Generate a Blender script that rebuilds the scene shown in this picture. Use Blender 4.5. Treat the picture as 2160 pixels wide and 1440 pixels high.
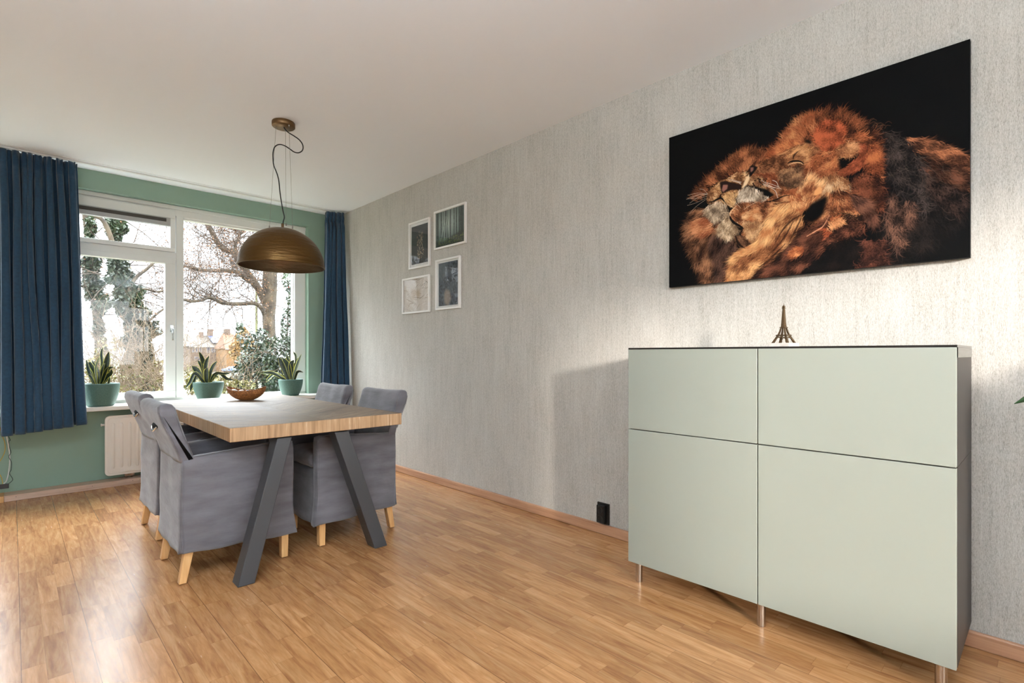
import bpy, bmesh, math, random
import numpy as np
from mathutils import Vector, Matrix, noise
R = math.radians
C = bpy.context.scene.collection
for o in list(bpy.data.objects):
    bpy.data.objects.remove(o, do_unlink=True)

# ------------------------------------------------------------------ camera, sky, sun, daylight, exposure
FPX, CX, HY, CAMZ = 1095.0, 1080.0, 746.0, 1.11      # focal length in pixels of the 2160x1440 frame, horizon row, eye height
YAW = math.atan(1054 / 1095)
SA, CA = math.sin(YAW), math.cos(YAW)
scene = bpy.context.scene
cd = bpy.data.cameras.new('camera'); cam = bpy.data.objects.new('camera', cd); C.objects.link(cam)
cam.location = (0, 0, CAMZ); cam.rotation_euler = (R(90), 0, -YAW)
cd.sensor_width = 36; cd.lens = 36 * FPX / 2160; cd.shift_y = (HY - 720) / 2160
cd.clip_start = 0.05; cd.clip_end = 2000
scene.camera = cam
scene.view_settings.view_transform = 'Standard'; scene.view_settings.look = 'None'
scene.view_settings.gamma = 1; scene.view_settings.use_curve_mapping = False
scene.view_settings.exposure = 1.08

SUN_DIR = Vector((0.475, 0.865, -0.165)).normalized()
w = bpy.data.worlds.new('sky'); scene.world = w; w.use_nodes = True
nt = w.node_tree; nt.nodes.clear()
wo = nt.nodes.new('ShaderNodeOutputWorld'); wb = nt.nodes.new('ShaderNodeBackground')
tc = nt.nodes.new('ShaderNodeTexCoord'); dp = nt.nodes.new('ShaderNodeVectorMath'); dp.operation = 'DOT_PRODUCT'
dp.inputs[1].default_value = (-SUN_DIR.x, -SUN_DIR.y, 0.10)
nt.links.new(tc.outputs['Generated'], dp.inputs[0])
# thin overcast: pale and dim along the horizon opposite the sun, bright overhead, hazy glow on the sun's side
sz = nt.nodes.new('ShaderNodeSeparateXYZ'); nt.links.new(tc.outputs['Generated'], sz.inputs[0])
el = nt.nodes.new('ShaderNodeMapRange'); el.interpolation_type = 'SMOOTHSTEP'
SKY_LOW, SKY_TOP, SKY_SUN = 1.7, 15.0, 4.0
el.inputs['From Min'].default_value = 0.30; el.inputs['From Max'].default_value = 0.62; el.inputs['To Min'].default_value = SKY_LOW; el.inputs['To Max'].default_value = SKY_TOP
nt.links.new(sz.outputs[2], el.inputs['Value'])
mr = nt.nodes.new('ShaderNodeMapRange'); mr.interpolation_type = 'SMOOTHSTEP'
mr.inputs['From Min'].default_value = -0.2; mr.inputs['From Max'].default_value = 0.6
nt.links.new(el.outputs['Result'], mr.inputs['To Min']); mr.inputs['To Max'].default_value = SKY_SUN
nt.links.new(dp.outputs['Value'], mr.inputs['Value'])
mc = nt.nodes.new('ShaderNodeMapRange'); mc.data_type = 'FLOAT_VECTOR'
mc.inputs[7].default_value = (-0.2,) * 3; mc.inputs[8].default_value = (0.9,) * 3
mc.inputs[9].default_value = (0.86, 0.94, 1.0); mc.inputs[10].default_value = (0.9, 0.95, 1.0)
nt.links.new(dp.outputs['Value'], mc.inputs[6])
nt.links.new(mc.outputs[1], wb.inputs['Color']); nt.links.new(mr.outputs['Result'], wb.inputs['Strength'])
nt.links.new(wb.outputs['Background'], wo.inputs['Surface'])

sl = bpy.data.lights.new('sun', 'SUN'); sl.energy = 3.9; sl.angle = R(5); sl.color = (1.0, 0.93, 0.84)
so = bpy.data.objects.new('sun', sl); C.objects.link(so)
so.rotation_euler = SUN_DIR.to_track_quat('-Z', 'Y').to_euler(); so.location = (-20, -30, 12)

def portal(name, loc, rot, sx, sy):                    # tells the sampler where daylight comes in; gives no light of its own
    l = bpy.data.lights.new(name, 'AREA'); l.shape = 'RECTANGLE'; l.size = sx; l.size_y = sy; l.cycles.is_portal = True
    o = bpy.data.objects.new(name, l); C.objects.link(o); o.location = loc; o.rotation_euler = rot
FILL_LAMPS = ((-0.95, 0.1), (2.1, -2.6))                 # two unseen fill lamps, added to brighten the room
FILL_WATT = (110, 50)
# room dimensions (metres)
RX, LX, FY, BY, CH = 2.63, -1.25, 5.58, -3.6, 2.65     # right wall, left wall, window wall, rear wall, ceiling
portal('portal_front', (0.64, 5.80, 1.57), (R(-90), 0, 0), 3.4, 1.9)
portal('portal_back', (0.9, BY - 0.05, 1.5), (R(90), 0, 0), 3.1, 1.9)

# ------------------------------------------------------------------ helpers
def at(u, v, Y):                                       # the point on the plane y = Y that lies behind a point of the photo
    r = (u - CX) / FPX; d = -(v - HY) / FPX
    x, y = CA * r + SA, -SA * r + CA
    return Vector((x * Y / y, Y, CAMZ + d * Y / y))
def atx(u, v, X):
    r = (u - CX) / FPX; d = -(v - HY) / FPX
    x, y = CA * r + SA, -SA * r + CA
    return Vector((X, y * X / x, CAMZ + d * X / x))
def atf(u, v, f):                                      # at a depth f along the view axis
    r = (u - CX) / FPX * f
    return Vector((CA * r + SA * f, -SA * r + CA * f, CAMZ - (v - HY) / FPX * f))
def tag(o, label=None, cat=None, group=None, kind=None):
    if label: o['label'] = label
    if cat: o['category'] = cat
    if group: o['group'] = group
    if kind: o['kind'] = kind
    return o
def empty(name, loc=(0, 0, 0), rz=0, label=None, cat=None, group=None, kind=None):
    o = bpy.data.objects.new(name, None); C.objects.link(o); o.location = loc; o.rotation_euler = (0, 0, rz)
    o.empty_display_size = 0.1
    return tag(o, label, cat, group, kind)
class MB:
    def __init__(s): s.v = []; s.f = []; s.m = []; s.sm = []
    def add(s, vs, fs, mi=0, smooth=False):
        b = len(s.v); s.v += [tuple(p) for p in vs]
        for f in fs: s.f.append(tuple(i + b for i in f)); s.m.append(mi); s.sm.append(smooth)
    def box(s, a, b, mi=0, M=None):
        x0, y0, z0 = a; x1, y1, z1 = b
        vs = [Vector(p) for p in ((x0,y0,z0),(x1,y0,z0),(x1,y1,z0),(x0,y1,z0),(x0,y0,z1),(x1,y0,z1),(x1,y1,z1),(x0,y1,z1))]
        if M: vs = [M @ p for p in vs]
        s.add(vs, [(0,3,2,1),(4,5,6,7),(0,1,5,4),(1,2,6,5),(2,3,7,6),(3,0,4,7)], mi)
    def hexa(s, bot, top, mi=0):                        # bottom ring and top ring of four points
        s.add(list(bot) + list(top), [(3,2,1,0),(4,5,6,7),(0,1,5,4),(1,2,6,5),(2,3,7,6),(3,0,4,7)], mi)
    def tube(s, pts, r, n=8, mi=0, cap=True, smooth=True):
        pts = [Vector(p) for p in pts]; rs = r if isinstance(r, (list, tuple)) else [r] * len(pts)
        up = Vector((0, 0, 1)); vs = []; N = None
        for i, p in enumerate(pts):
            d = (pts[min(i+1, len(pts)-1)] - pts[max(i-1, 0)])
            d = d.normalized() if d.length > 1e-9 else up
            if N is None:
                N = d.cross(up if abs(d.z) < .9 else Vector((1, 0, 0))).normalized()
            else:
                N = (N - d * N.dot(d)); N = N.normalized() if N.length > 1e-6 else d.orthogonal().normalized()
            B = d.cross(N)
            for k in range(n):
                a = 2 * math.pi * k / n
                vs.append(p + (N * math.cos(a) + B * math.sin(a)) * rs[i])
        fs = [(i*n+k, i*n+(k+1) % n, (i+1)*n+(k+1) % n, (i+1)*n+k) for i in range(len(pts)-1) for k in range(n)]
        if cap: fs += [tuple(range(n))[::-1], tuple((len(pts)-1)*n+k for k in range(n))]
        s.add(vs, fs, mi, smooth)
    def lathe(s, prof, c=(0, 0, 0), n=48, mi=0, smooth=True, close=False):
        vs = []; c = Vector(c)
        for r, z in prof:
            for k in range(n):
                a = 2 * math.pi * k / n; vs.append(c + Vector((r*math.cos(a), r*math.sin(a), z)))
        L = len(prof)
        fs = [(i*n+k, i*n+(k+1) % n, ((i+1) % L)*n+(k+1) % n, ((i+1) % L)*n+k) for i in range(L if close else L-1) for k in range(n)]
        s.add(vs, fs, mi, smooth)
    def loft(s, prof, y0, y1, ny=12, rnd=0.01, mi=0, warp=None):
        # prof: closed loop of (x, z); swept along y with softly rounded ends
        n = len(prof); cx = sum(p[0] for p in prof)/n; cz = sum(p[1] for p in prof)/n
        ts = []
        for t, ins in ((0, 1), (.12, .6), (.4, .22), (1, 0)): ts.append((y0 + (y1-y0)/abs(y1-y0)*rnd*t, ins))
        for i in range(1, ny): 
            yy = y0 + (y1-y0)/abs(y1-y0)*rnd + ((y1-y0) - 2*(y1-y0)/abs(y1-y0)*rnd) * i/ny; ts.append((yy, 0))
        for t, ins in ((1, 0), (.4, .22), (.12, .6), (0, 1)): ts.append((y1 - (y1-y0)/abs(y1-y0)*rnd*t, ins))
        vs = []
        nrm = []
        for i in range(n):
            a = Vector(prof[i-1]); b = Vector(prof[(i+1) % n]); d = (b-a).normalized() if (b-a).length > 1e-9 else Vector((1, 0))
            nrm.append(Vector((d.y, -d.x)))
        area = sum(prof[i-1][0]*prof[i][1]-prof[i][0]*prof[i-1][1] for i in range(n))
        sg = 1 if area > 0 else -1
        for yy, ins in ts:
            for i, (x, z) in enumerate(prof):
                p = Vector((x - nrm[i].x*sg*ins*rnd, yy, z - nrm[i].y*sg*ins*rnd))
                if warp: p = warp(p)
                vs.append(p)
        m = len(ts)
        fs = [(i*n+k, i*n+(k+1) % n, (i+1)*n+(k+1) % n, (i+1)*n+k) for i in range(m-1) for k in range(n)]
        fs += [tuple(range(n))[::-1], tuple((m-1)*n+k for k in range(n))]
        s.add(vs, fs, mi, True)
    def build(s, name, mats, parent=None, bevel=0, segs=2, auto=False):
        me = bpy.data.meshes.new(name); me.from_pydata(s.v, [], s.f)
        for m in (mats if isinstance(mats, (list, tuple)) else [mats]): me.materials.append(m)
        me.polygons.foreach_set('material_index', s.m); me.polygons.foreach_set('use_smooth', s.sm)
        bm = bmesh.new(); bm.from_mesh(me); bmesh.ops.recalc_face_normals(bm, faces=bm.faces); bm.to_mesh(me); bm.free()
        me.update()
        o = bpy.data.objects.new(name, me); C.objects.link(o)
        if parent: o.parent = parent
        if bevel:
            b = o.modifiers.new('bevel', 'BEVEL'); b.width = bevel; b.segments = segs; b.limit_method = 'ANGLE'; b.angle_limit = R(40)
        return o
def spl(pts, n=8):                                     # Catmull-Rom through the points
    P = [Vector(p) for p in pts]; P = [P[0]*2-P[1]] + P + [P[-1]*2-P[-2]]; out = []
    for i in range(1, len(P)-2):
        for k in range(n):
            t = k/n; a, b, c, d = P[i-1:i+3]
            out.append(0.5*((2*b)+(c-a)*t+(2*a-5*b+4*c-d)*t*t+(3*b-a-3*c+d)*t**3))
    out.append(P[-2]); return out
def children(o): return [c for c in bpy.data.objects if c.parent == o]
def copy_tree(o, parent=None):
    c = o.copy(); C.objects.link(c); c.parent = parent
    for ch in children(o): copy_tree(ch, c)
    return c
def srgb(*c): return tuple(((x/255)/12.92 if x/255 <= .04045 else ((x/255+.055)/1.055)**2.4) for x in c) + (1,)
# ------------------------------------------------------------------ materials
def mat(name, col=(.8,.8,.8,1), rough=.6, metal=0, bump=None, var=None, **kw):
    m = bpy.data.materials.new(name); m.use_nodes = True; t = m.node_tree; p = t.nodes['Principled BSDF']
    p.inputs['Base Color'].default_value = col; p.inputs['Roughness'].default_value = rough; p.inputs['Metallic'].default_value = metal
    for k, v in kw.items(): p.inputs[k].default_value = v
    tcn = None
    def vec(scale):
        nonlocal tcn
        if tcn is None: tcn = t.nodes.new('ShaderNodeTexCoord')
        mp = t.nodes.new('ShaderNodeMapping'); mp.inputs['Scale'].default_value = scale if isinstance(scale, tuple) else (scale,)*3
        t.links.new(tcn.outputs['Object'], mp.inputs['Vector']); return mp.outputs['Vector']
    if var:                                            # (scale, colour A, colour B, detail)
        n = t.nodes.new('ShaderNodeTexNoise'); n.inputs['Scale'].default_value = 1; n.inputs['Detail'].default_value = var[3]
        t.links.new(vec(var[0]), n.inputs['Vector'])
        r = t.nodes.new('ShaderNodeValToRGB'); r.color_ramp.elements[0].position = .32; r.color_ramp.elements[1].position = .68
        r.color_ramp.elements[0].color = var[1]; r.color_ramp.elements[1].color = var[2]
        t.links.new(n.outputs['Fac'], r.inputs['Fac']); t.links.new(r.outputs['Color'], p.inputs['Base Color'])
    if bump:                                           # (scale, strength, distance)
        n = t.nodes.new('ShaderNodeTexNoise'); n.inputs['Scale'].default_value = 1; n.inputs['Detail'].default_value = 4
        t.links.new(vec(bump[0]), n.inputs['Vector'])
        b = t.nodes.new('ShaderNodeBump'); b.inputs['Strength'].default_value = bump[1]; b.inputs['Distance'].default_value = bump[2]
        t.links.new(n.outputs['Fac'], b.inputs['Height']); t.links.new(b.outputs['Normal'], p.inputs['Normal'])
    return m
def N(t, kind, **kw):
    n = t.nodes.new(kind)
    for k, v in kw.items():
        if k in n.inputs: n.inputs[k].default_value = v
        else: setattr(n, k, v)
    return n
def mth(t, op, a, b=None, c=None):
    n = t.nodes.new('ShaderNodeMath'); n.operation = op
    for i, x in enumerate((a, b, c)):
        if x is None: continue
        if isinstance(x, (int, float)): n.inputs[i].default_value = x
        else: t.links.new(x, n.inputs[i])
    return n.outputs[0]
def ramp(t, fac, stops):
    r = t.nodes.new('ShaderNodeValToRGB'); e = r.color_ramp.elements
    while len(e) < len(stops): e.new(0.5)
    for q, (pos, col) in zip(e, stops): q.position = pos; q.color = col
    t.links.new(fac, r.inputs['Fac']); return r.outputs['Color']
def mixc(t, fac, a, b, mode='MIX'):
    n = t.nodes.new('ShaderNodeMix'); n.data_type = 'RGBA'; n.blend_type = mode
    for i, x in ((0, fac), (6, a), (7, b)):
        if isinstance(x, (int, float, tuple)): n.inputs[i].default_value = x
        else: t.links.new(x, n.inputs[i])
    return n.outputs[2]
def attr_mat(name, rough=.7, coat=0, attr='paint', **kw):
    m = mat(name, rough=rough, **kw); t = m.node_tree; p = t.nodes['Principled BSDF']
    a = t.nodes.new('ShaderNodeVertexColor'); a.layer_name = attr; t.links.new(a.outputs['Color'], p.inputs['Base Color'])
    p.inputs['Coat Weight'].default_value = coat
    return m
def glass_mat(name, tint=(1, 1, 1, 1), haze=0.0):
    m = bpy.data.materials.new(name); m.use_nodes = True; t = m.node_tree; t.nodes.clear()
    o = t.nodes.new('ShaderNodeOutputMaterial'); tr = N(t, 'ShaderNodeBsdfTransparent', Color=tint); gl = N(t, 'ShaderNodeBsdfGlossy', Roughness=0.01)
    fr = N(t, 'ShaderNodeFresnel', IOR=1.5); mx = t.nodes.new('ShaderNodeMixShader')
    ge = t.nodes.new('ShaderNodeNewGeometry'); t.links.new(mth(t, 'MULTIPLY', fr.outputs[0], mth(t, 'SUBTRACT', 1.0, ge.outputs['Backfacing'])), mx.inputs[0]); t.links.new(tr.outputs[0], mx.inputs[1]); t.links.new(gl.outputs[0], mx.inputs[2])
    last = mx.outputs[0]
    if haze:
        df = N(t, 'ShaderNodeBsdfDiffuse', Color=(.8,.82,.82,1)); m2 = t.nodes.new('ShaderNodeMixShader')
        m2.inputs[0].default_value = haze; t.links.new(last, m2.inputs[1]); t.links.new(df.outputs[0], m2.inputs[2]); last = m2.outputs[0]
    t.links.new(last, o.inputs['Surface']); return m

def floor_mat():
    m = bpy.data.materials.new('laminate_floor'); m.use_nodes = True; t = m.node_tree; p = t.nodes['Principled BSDF']
    g = t.nodes.new('ShaderNodeNewGeometry'); sp = t.nodes.new('ShaderNodeSeparateXYZ'); t.links.new(g.outputs['Position'], sp.inputs[0])
    X, Y = sp.outputs[0], sp.outputs[1]
    rw = mth(t, 'DIVIDE', mth(t, 'ADD', X, 10.0), 0.0655); row = mth(t, 'FLOOR', rw); fr = mth(t, 'FRACT', rw)
    wn = N(t, 'ShaderNodeTexWhiteNoise', noise_dimensions='1D'); t.links.new(row, wn.inputs['W'])
    ys = mth(t, 'ADD', mth(t, 'DIVIDE', mth(t, 'ADD', Y, 20.0), 0.37), mth(t, 'MULTIPLY', wn.outputs['Value'], 7.3))
    # wobble the length of the staves
    cell = mth(t, 'FLOOR', ys); fy = mth(t, 'FRACT', ys)
    cb = t.nodes.new('ShaderNodeCombineXYZ'); t.links.new(row, cb.inputs[0]); t.links.new(cell, cb.inputs[1])
    w2 = N(t, 'ShaderNodeTexWhiteNoise', noise_dimensions='2D'); t.links.new(cb.outputs[0], w2.inputs['Vector'])
    # grain
    cg = t.nodes.new('ShaderNodeCombineXYZ')
    t.links.new(mth(t, 'MULTIPLY', X, 26.0), cg.inputs[0]); t.links.new(mth(t, 'MULTIPLY', Y, 2.6), cg.inputs[1])
    t.links.new(mth(t, 'MULTIPLY', w2.outputs['Value'], 37.0), cg.inputs[2])
    n1 = N(t, 'ShaderNodeTexNoise', Scale=1.0, Detail=5.0, Roughness=.6, Distortion=1.2); t.links.new(cg.outputs[0], n1.inputs['Vector'])
    n2 = N(t, 'ShaderNodeTexNoise', Scale=5.0, Detail=3.0, Distortion=.3); t.links.new(cg.outputs[0], n2.inputs['Vector'])
    base = ramp(t, n1.outputs['Fac'], [(.25, srgb(146, 98, 60)), (.5, srgb(182, 132, 86)), (.72, srgb(198, 152, 106))])
    tone = ramp(t, w2.outputs['Value'], [(0, (.80, .77, .74, 1)), (.5, (.94, .93, .91, 1)), (1, (1.08, 1.08, 1.08, 1))])
    col = mixc(t, 1.0, base, tone, 'MULTIPLY')
    fine = ramp(t, n2.outputs['Fac'], [(.3, (.88, .86, .84, 1)), (.6, (1.03, 1.03, 1.03, 1))])
    col = mixc(t, 1.0, col, fine, 'MULTIPLY')
    # small joints between staves, deeper ones between boards of three staves
    e1 = mth(t, 'MAXIMUM', mth(t, 'LESS_THAN', fr, .03), mth(t, 'LESS_THAN', fy, .006))
    col = mixc(t, mth(t, 'MULTIPLY', e1, .28), col, srgb(105, 68, 38))
    r3 = mth(t, 'FRACT', mth(t, 'DIVIDE', row, 3.0)); e3 = mth(t, 'MULTIPLY', mth(t, 'LESS_THAN', r3, .2), mth(t, 'LESS_THAN', fr, .035))
    col = mixc(t, mth(t, 'MULTIPLY', e3, .55), col, srgb(70, 45, 25))
    t.links.new(col, p.inputs['Base Color'])
    t.links.new(mth(t, 'ADD', mth(t, 'MULTIPLY', n2.outputs['Fac'], .10), .20), p.inputs['Roughness'])
    b = t.nodes.new('ShaderNodeBump'); b.inputs['Strength'].default_value = .06; b.inputs['Distance'].default_value = .002
    t.links.new(n2.outputs['Fac'], b.inputs['Height']); t.links.new(b.outputs['Normal'], p.inputs['Normal'])
    p.inputs['Specular IOR Level'].default_value = .5
    return m
def wallpaper_mat():
    m = bpy.data.materials.new('textured_wallpaper'); m.use_nodes = True; t = m.node_tree; p = t.nodes['Principled BSDF']
    g = t.nodes.new('ShaderNodeNewGeometry')
    def nz(scale, detail, dist=0, rough=.6):
        mp = t.nodes.new('ShaderNodeMapping'); mp.inputs['Scale'].default_value = scale; t.links.new(g.outputs['Position'], mp.inputs['Vector'])
        n = N(t, 'ShaderNodeTexNoise', Scale=1.0, Detail=detail, Roughness=rough, Distortion=dist); t.links.new(mp.outputs[0], n.inputs['Vector']); return n.outputs['Fac']
    a = nz((1, 430, 95), 4, 0, .8); b = nz((1, 95, 5), 3); c = nz((1, 6, 2.2), 2); d = nz((1, 420, 420), 2)
    h = mth(t, 'ADD', mth(t, 'MULTIPLY', a, .62), mth(t, 'ADD', mth(t, 'MULTIPLY', b, .14), mth(t, 'MULTIPLY', c, .1)))
    h = mth(t, 'ADD', h, mth(t, 'MULTIPLY', d, .14))
    col = ramp(t, h, [(.36, srgb(132, 126, 117)), (.46, srgb(173, 168, 159)), (.56, srgb(193, 189, 181)), (.66, srgb(208, 205, 198))])
    t.links.new(col, p.inputs['Base Color']); p.inputs['Roughness'].default_value = .62
    bp = t.nodes.new('ShaderNodeBump'); bp.inputs['Strength'].default_value = .45; bp.inputs['Distance'].default_value = .0015
    t.links.new(h, bp.inputs['Height']); t.links.new(bp.outputs['Normal'], p.inputs['Normal'])
    return m
def tabletop_mat():
    m = bpy.data.materials.new('rustic_table_wood'); m.use_nodes = True; t = m.node_tree; p = t.nodes['Principled BSDF']
    tcn = t.nodes.new('ShaderNodeTexCoord'); sp = t.nodes.new('ShaderNodeSeparateXYZ'); t.links.new(tcn.outputs['Object'], sp.inputs[0])
    X, Y = sp.outputs[0], sp.outputs[1]
    ax = mth(t, 'ABSOLUTE', X)                                        # chevron: the boards mirror at the centre line
    A = mth(t, 'ADD', mth(t, 'MULTIPLY', ax, .80), mth(t, 'MULTIPLY', Y, .60)); B = mth(t, 'SUBTRACT', mth(t, 'MULTIPLY', Y, .80), mth(t, 'MULTIPLY', ax, .60))
    bw = mth(t, 'DIVIDE', mth(t, 'ADD', B, 9.0), .085); bi = mth(t, 'FLOOR', bw); bf = mth(t, 'FRACT', bw)
    cb = t.nodes.new('ShaderNodeCombineXYZ'); t.links.new(bi, cb.inputs[0]); t.links.new(mth(t, 'GREATER_THAN', X, 0), cb.inputs[1])
    wn = N(t, 'ShaderNodeTexWhiteNoise', noise_dimensions='2D'); t.links.new(cb.outputs[0], wn.inputs['Vector'])
    cg = t.nodes.new('ShaderNodeCombineXYZ'); t.links.new(mth(t, 'MULTIPLY', A, 5.0), cg.inputs[0]); t.links.new(mth(t, 'MULTIPLY', B, 60.0), cg.inputs[1])
    t.links.new(mth(t, 'MULTIPLY', wn.outputs['Value'], 30.0), cg.inputs[2])
    n1 = N(t, 'ShaderNodeTexNoise', Scale=1.0, Detail=5.0, Roughness=.65, Distortion=.8); t.links.new(cg.outputs[0], n1.inputs['Vector'])
    col = ramp(t, n1.outputs['Fac'], [(.3, srgb(70, 56, 44)), (.47, srgb(126, 106, 86)), (.7, srgb(170, 150, 128))])
    col = mixc(t, 1.0, col, ramp(t, wn.outputs['Value'], [(0, (.78, .76, .75, 1)), (1, (1.1, 1.1, 1.1, 1))]), 'MULTIPLY')
    ed = mth(t, 'LESS_THAN', bf, .03); col = mixc(t, mth(t, 'MULTIPLY', ed, .6), col, srgb(60, 45, 33))
    t.links.new(col, p.inputs['Base Color'])
    t.links.new(mth(t, 'ADD', mth(t, 'MULTIPLY', n1.outputs['Fac'], .5), .16), p.inputs['Roughness'])
    b = t.nodes.new('ShaderNodeBump'); b.inputs['Strength'].default_value = 1.0; b.inputs['Distance'].default_value = .007; p.inputs['Specular IOR Level'].default_value = .38
    t.links.new(n1.outputs['Fac'], b.inputs['Height']); t.links.new(b.outputs['Normal'], p.inputs['Normal'])
    return m
def streak_wood(name, stops, scale, rough=.5, bump=.15):
    m = bpy.data.materials.new(name); m.use_nodes = True; t = m.node_tree; p = t.nodes['Principled BSDF']
    tcn = t.nodes.new('ShaderNodeTexCoord'); mp = t.nodes.new('ShaderNodeMapping'); mp.inputs['Scale'].default_value = scale
    t.links.new(tcn.outputs['Object'], mp.inputs['Vector'])
    n1 = N(t, 'ShaderNodeTexNoise', Scale=1.0, Detail=5.0, Roughness=.6, Distortion=.5); t.links.new(mp.outputs[0], n1.inputs['Vector'])
    t.links.new(ramp(t, n1.outputs['Fac'], stops), p.inputs['Base Color']); p.inputs['Roughness'].default_value = rough
    b = t.nodes.new('ShaderNodeBump'); b.inputs['Strength'].default_value = bump; b.inputs['Distance'].default_value = .001
    t.links.new(n1.outputs['Fac'], b.inputs['Height']); t.links.new(b.outputs['Normal'], p.inputs['Normal'])
    return m
M = {}
M['floor'] = floor_mat(); M['wallpaper'] = wallpaper_mat(); M['tabletop'] = tabletop_mat()
M['tableedge'] = streak_wood('table_edge_wood', [(.3, srgb(150, 116, 82)), (.5, srgb(180, 144, 106)), (.62, srgb(190, 156, 120)), (.67, srgb(226, 206, 178))], (60, 60, 3.0), .55, .3)
M['ceiling'] = mat('ceiling_paint', srgb(236, 238, 241), .8, bump=(60, .12, .002))
M['plaster'] = mat('warm_grey_plaster', srgb(196, 190, 180), .85)
M['green'] = mat('sage_green_paint', srgb(140, 166, 149), .75, bump=(180, .25, .0015))
M['white'] = mat('white_window_paint', srgb(226, 228, 224), .38)
M['sill'] = mat('white_sill', srgb(228, 226, 218), .4)
M['offwhite'] = mat('cream_radiator_enamel', srgb(242, 236, 226), .4)
M['dark'] = mat('dark_vent_mesh', srgb(62, 58, 52), .6)
M['baseboard'] = streak_wood('beech_baseboard', [(.3, srgb(160, 114, 84)), (.6, srgb(186, 142, 110)), (.8, srgb(200, 160, 128))], (20, 2.5, 60), .45)
M['pipebox'] = streak_wood('pale_pine_board', [(.3, srgb(188, 156, 134)), (.6, srgb(208, 180, 160)), (.8, srgb(214, 188, 166))], (3, 20, 90), .55)
M['glass'] = glass_mat('window_glass'); M['hazeglass'] = glass_mat('hazy_window_glass', haze=.008); M['alu'] = mat('pale_aluminium', srgb(170, 172, 172), .45)
M['picglass'] = glass_mat('picture_glass')
M['suede'] = mat('grey_suede', rough=.85, var=((4, 4, 16), srgb(88, 85, 88), srgb(116, 113, 118), 8), bump=((4, 4, 13), .55, .022))
M['suede'].node_tree.nodes['Principled BSDF'].inputs['Sheen Weight'].default_value = .35
M['legwood'] = streak_wood('light_beech_leg', [(.3, srgb(206, 152, 92)), (.7, srgb(230, 184, 126))], (40, 40, 3), .4)
M['steel'] = mat('charcoal_powder_coat', srgb(66, 66, 68), .42, .15, bump=(500, .25, .0006))
M['chrome'] = mat('polished_chrome', srgb(200, 205, 205), .18, 1.0)
M['brushed'] = mat('brushed_steel', srgb(186, 176, 166), .26, 1.0)
M['blackvoid'] = mat('dark_recess', srgb(14, 14, 14), .8)
M['brass'] = mat('hammered_bronze', srgb(100, 74, 40), .38, .88, bump=((7, 7, 42), .75, .010))
M['brassin'] = mat('bronze_inside', srgb(118, 98, 74), .34, .8, bump=((10, 10, 30), .7, .008))
M['canopy'] = mat('antique_bronze', srgb(120, 92, 62), .4, .8)
M['cord'] = mat('black_textile_cord', srgb(22, 22, 23), .7)
M['wire'] = mat('thin_steel_wire', srgb(150, 146, 140), .4, .6)
M['navy'] = mat('navy_curtain_fabric', srgb(22, 54, 78), .80, bump=(420, .3, .001), var=((60, 60, 60), srgb(13, 50, 76), srgb(17, 60, 88), 3))
M['navy'].node_tree.nodes['Principled BSDF'].inputs['Sheen Weight'].default_value = .3
M['pot'] = mat('teal_ceramic_pot', rough=.55, var=((160, 160, 160), srgb(66, 98, 88), srgb(84, 116, 104), 3), bump=(300, .15, .001))
M['soil'] = mat('potting_soil', srgb(50, 38, 30), .95, bump=(90, .8, .01))
M['leafdark'] = mat('dark_snake_leaf', rough=.35, var=((30, 30, 90), srgb(16, 28, 20), srgb(44, 62, 44), 3))
M['leafedge'] = mat('yellow_leaf_margin', srgb(186, 184, 84), .4)
M['palmleaf'] = mat('glossy_green_leaf', srgb(34, 62, 28), .35)
M['wicker'] = mat('brown_wicker', rough=.55, var=((120, 120, 60), srgb(104, 58, 26), srgb(178, 116, 60), 3), bump=((140, 140, 70), .9, .004))
M['shell'] = mat('speckled_white_stone', rough=.5, var=((40, 40, 40), srgb(206, 196, 182), srgb(236, 230, 220), 4))
M['darkball'] = mat('dark_brown_ball', srgb(54, 38, 30), .6, bump=(60, .6, .004))
M['door'] = mat('pale_grey_green_lacquer', srgb(137, 141, 132), .30, **{'Coat Weight': .25, 'Coat Roughness': .12})
M['carcass'] = streak_wood('black_brown_oak_foil', [(.3, srgb(30, 26, 23)), (.7, srgb(48, 42, 38))], (90, 90, 3), .5)
M['glasstop'] = mat('black_cabinet_top', srgb(26, 23, 21), .12)
M['antique'] = mat('antique_gold_metal', srgb(112, 92, 68), .38, .9, bump=(260, .5, .0015))
M['marble'] = mat('white_marble_plinth', rough=.3, var=((30, 30, 30), srgb(186, 178, 170), srgb(214, 208, 200), 5))
M['blackplastic'] = mat('black_plastic', srgb(20, 20, 20), .4)
M['canvasedge'] = mat('black_canvas', srgb(12, 12, 12), .75, bump=(900, .3, .0005))
M['framewhite'] = mat('white_picture_frame', srgb(232, 230, 226), .45)
M['mount'] = mat('white_card_mount', srgb(214, 214, 210), .8)
M['yellow'] = mat('yellow_cable', srgb(204, 166, 44), .5); M['whitecable'] = mat('white_cable', srgb(220, 220, 216), .45)
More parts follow.
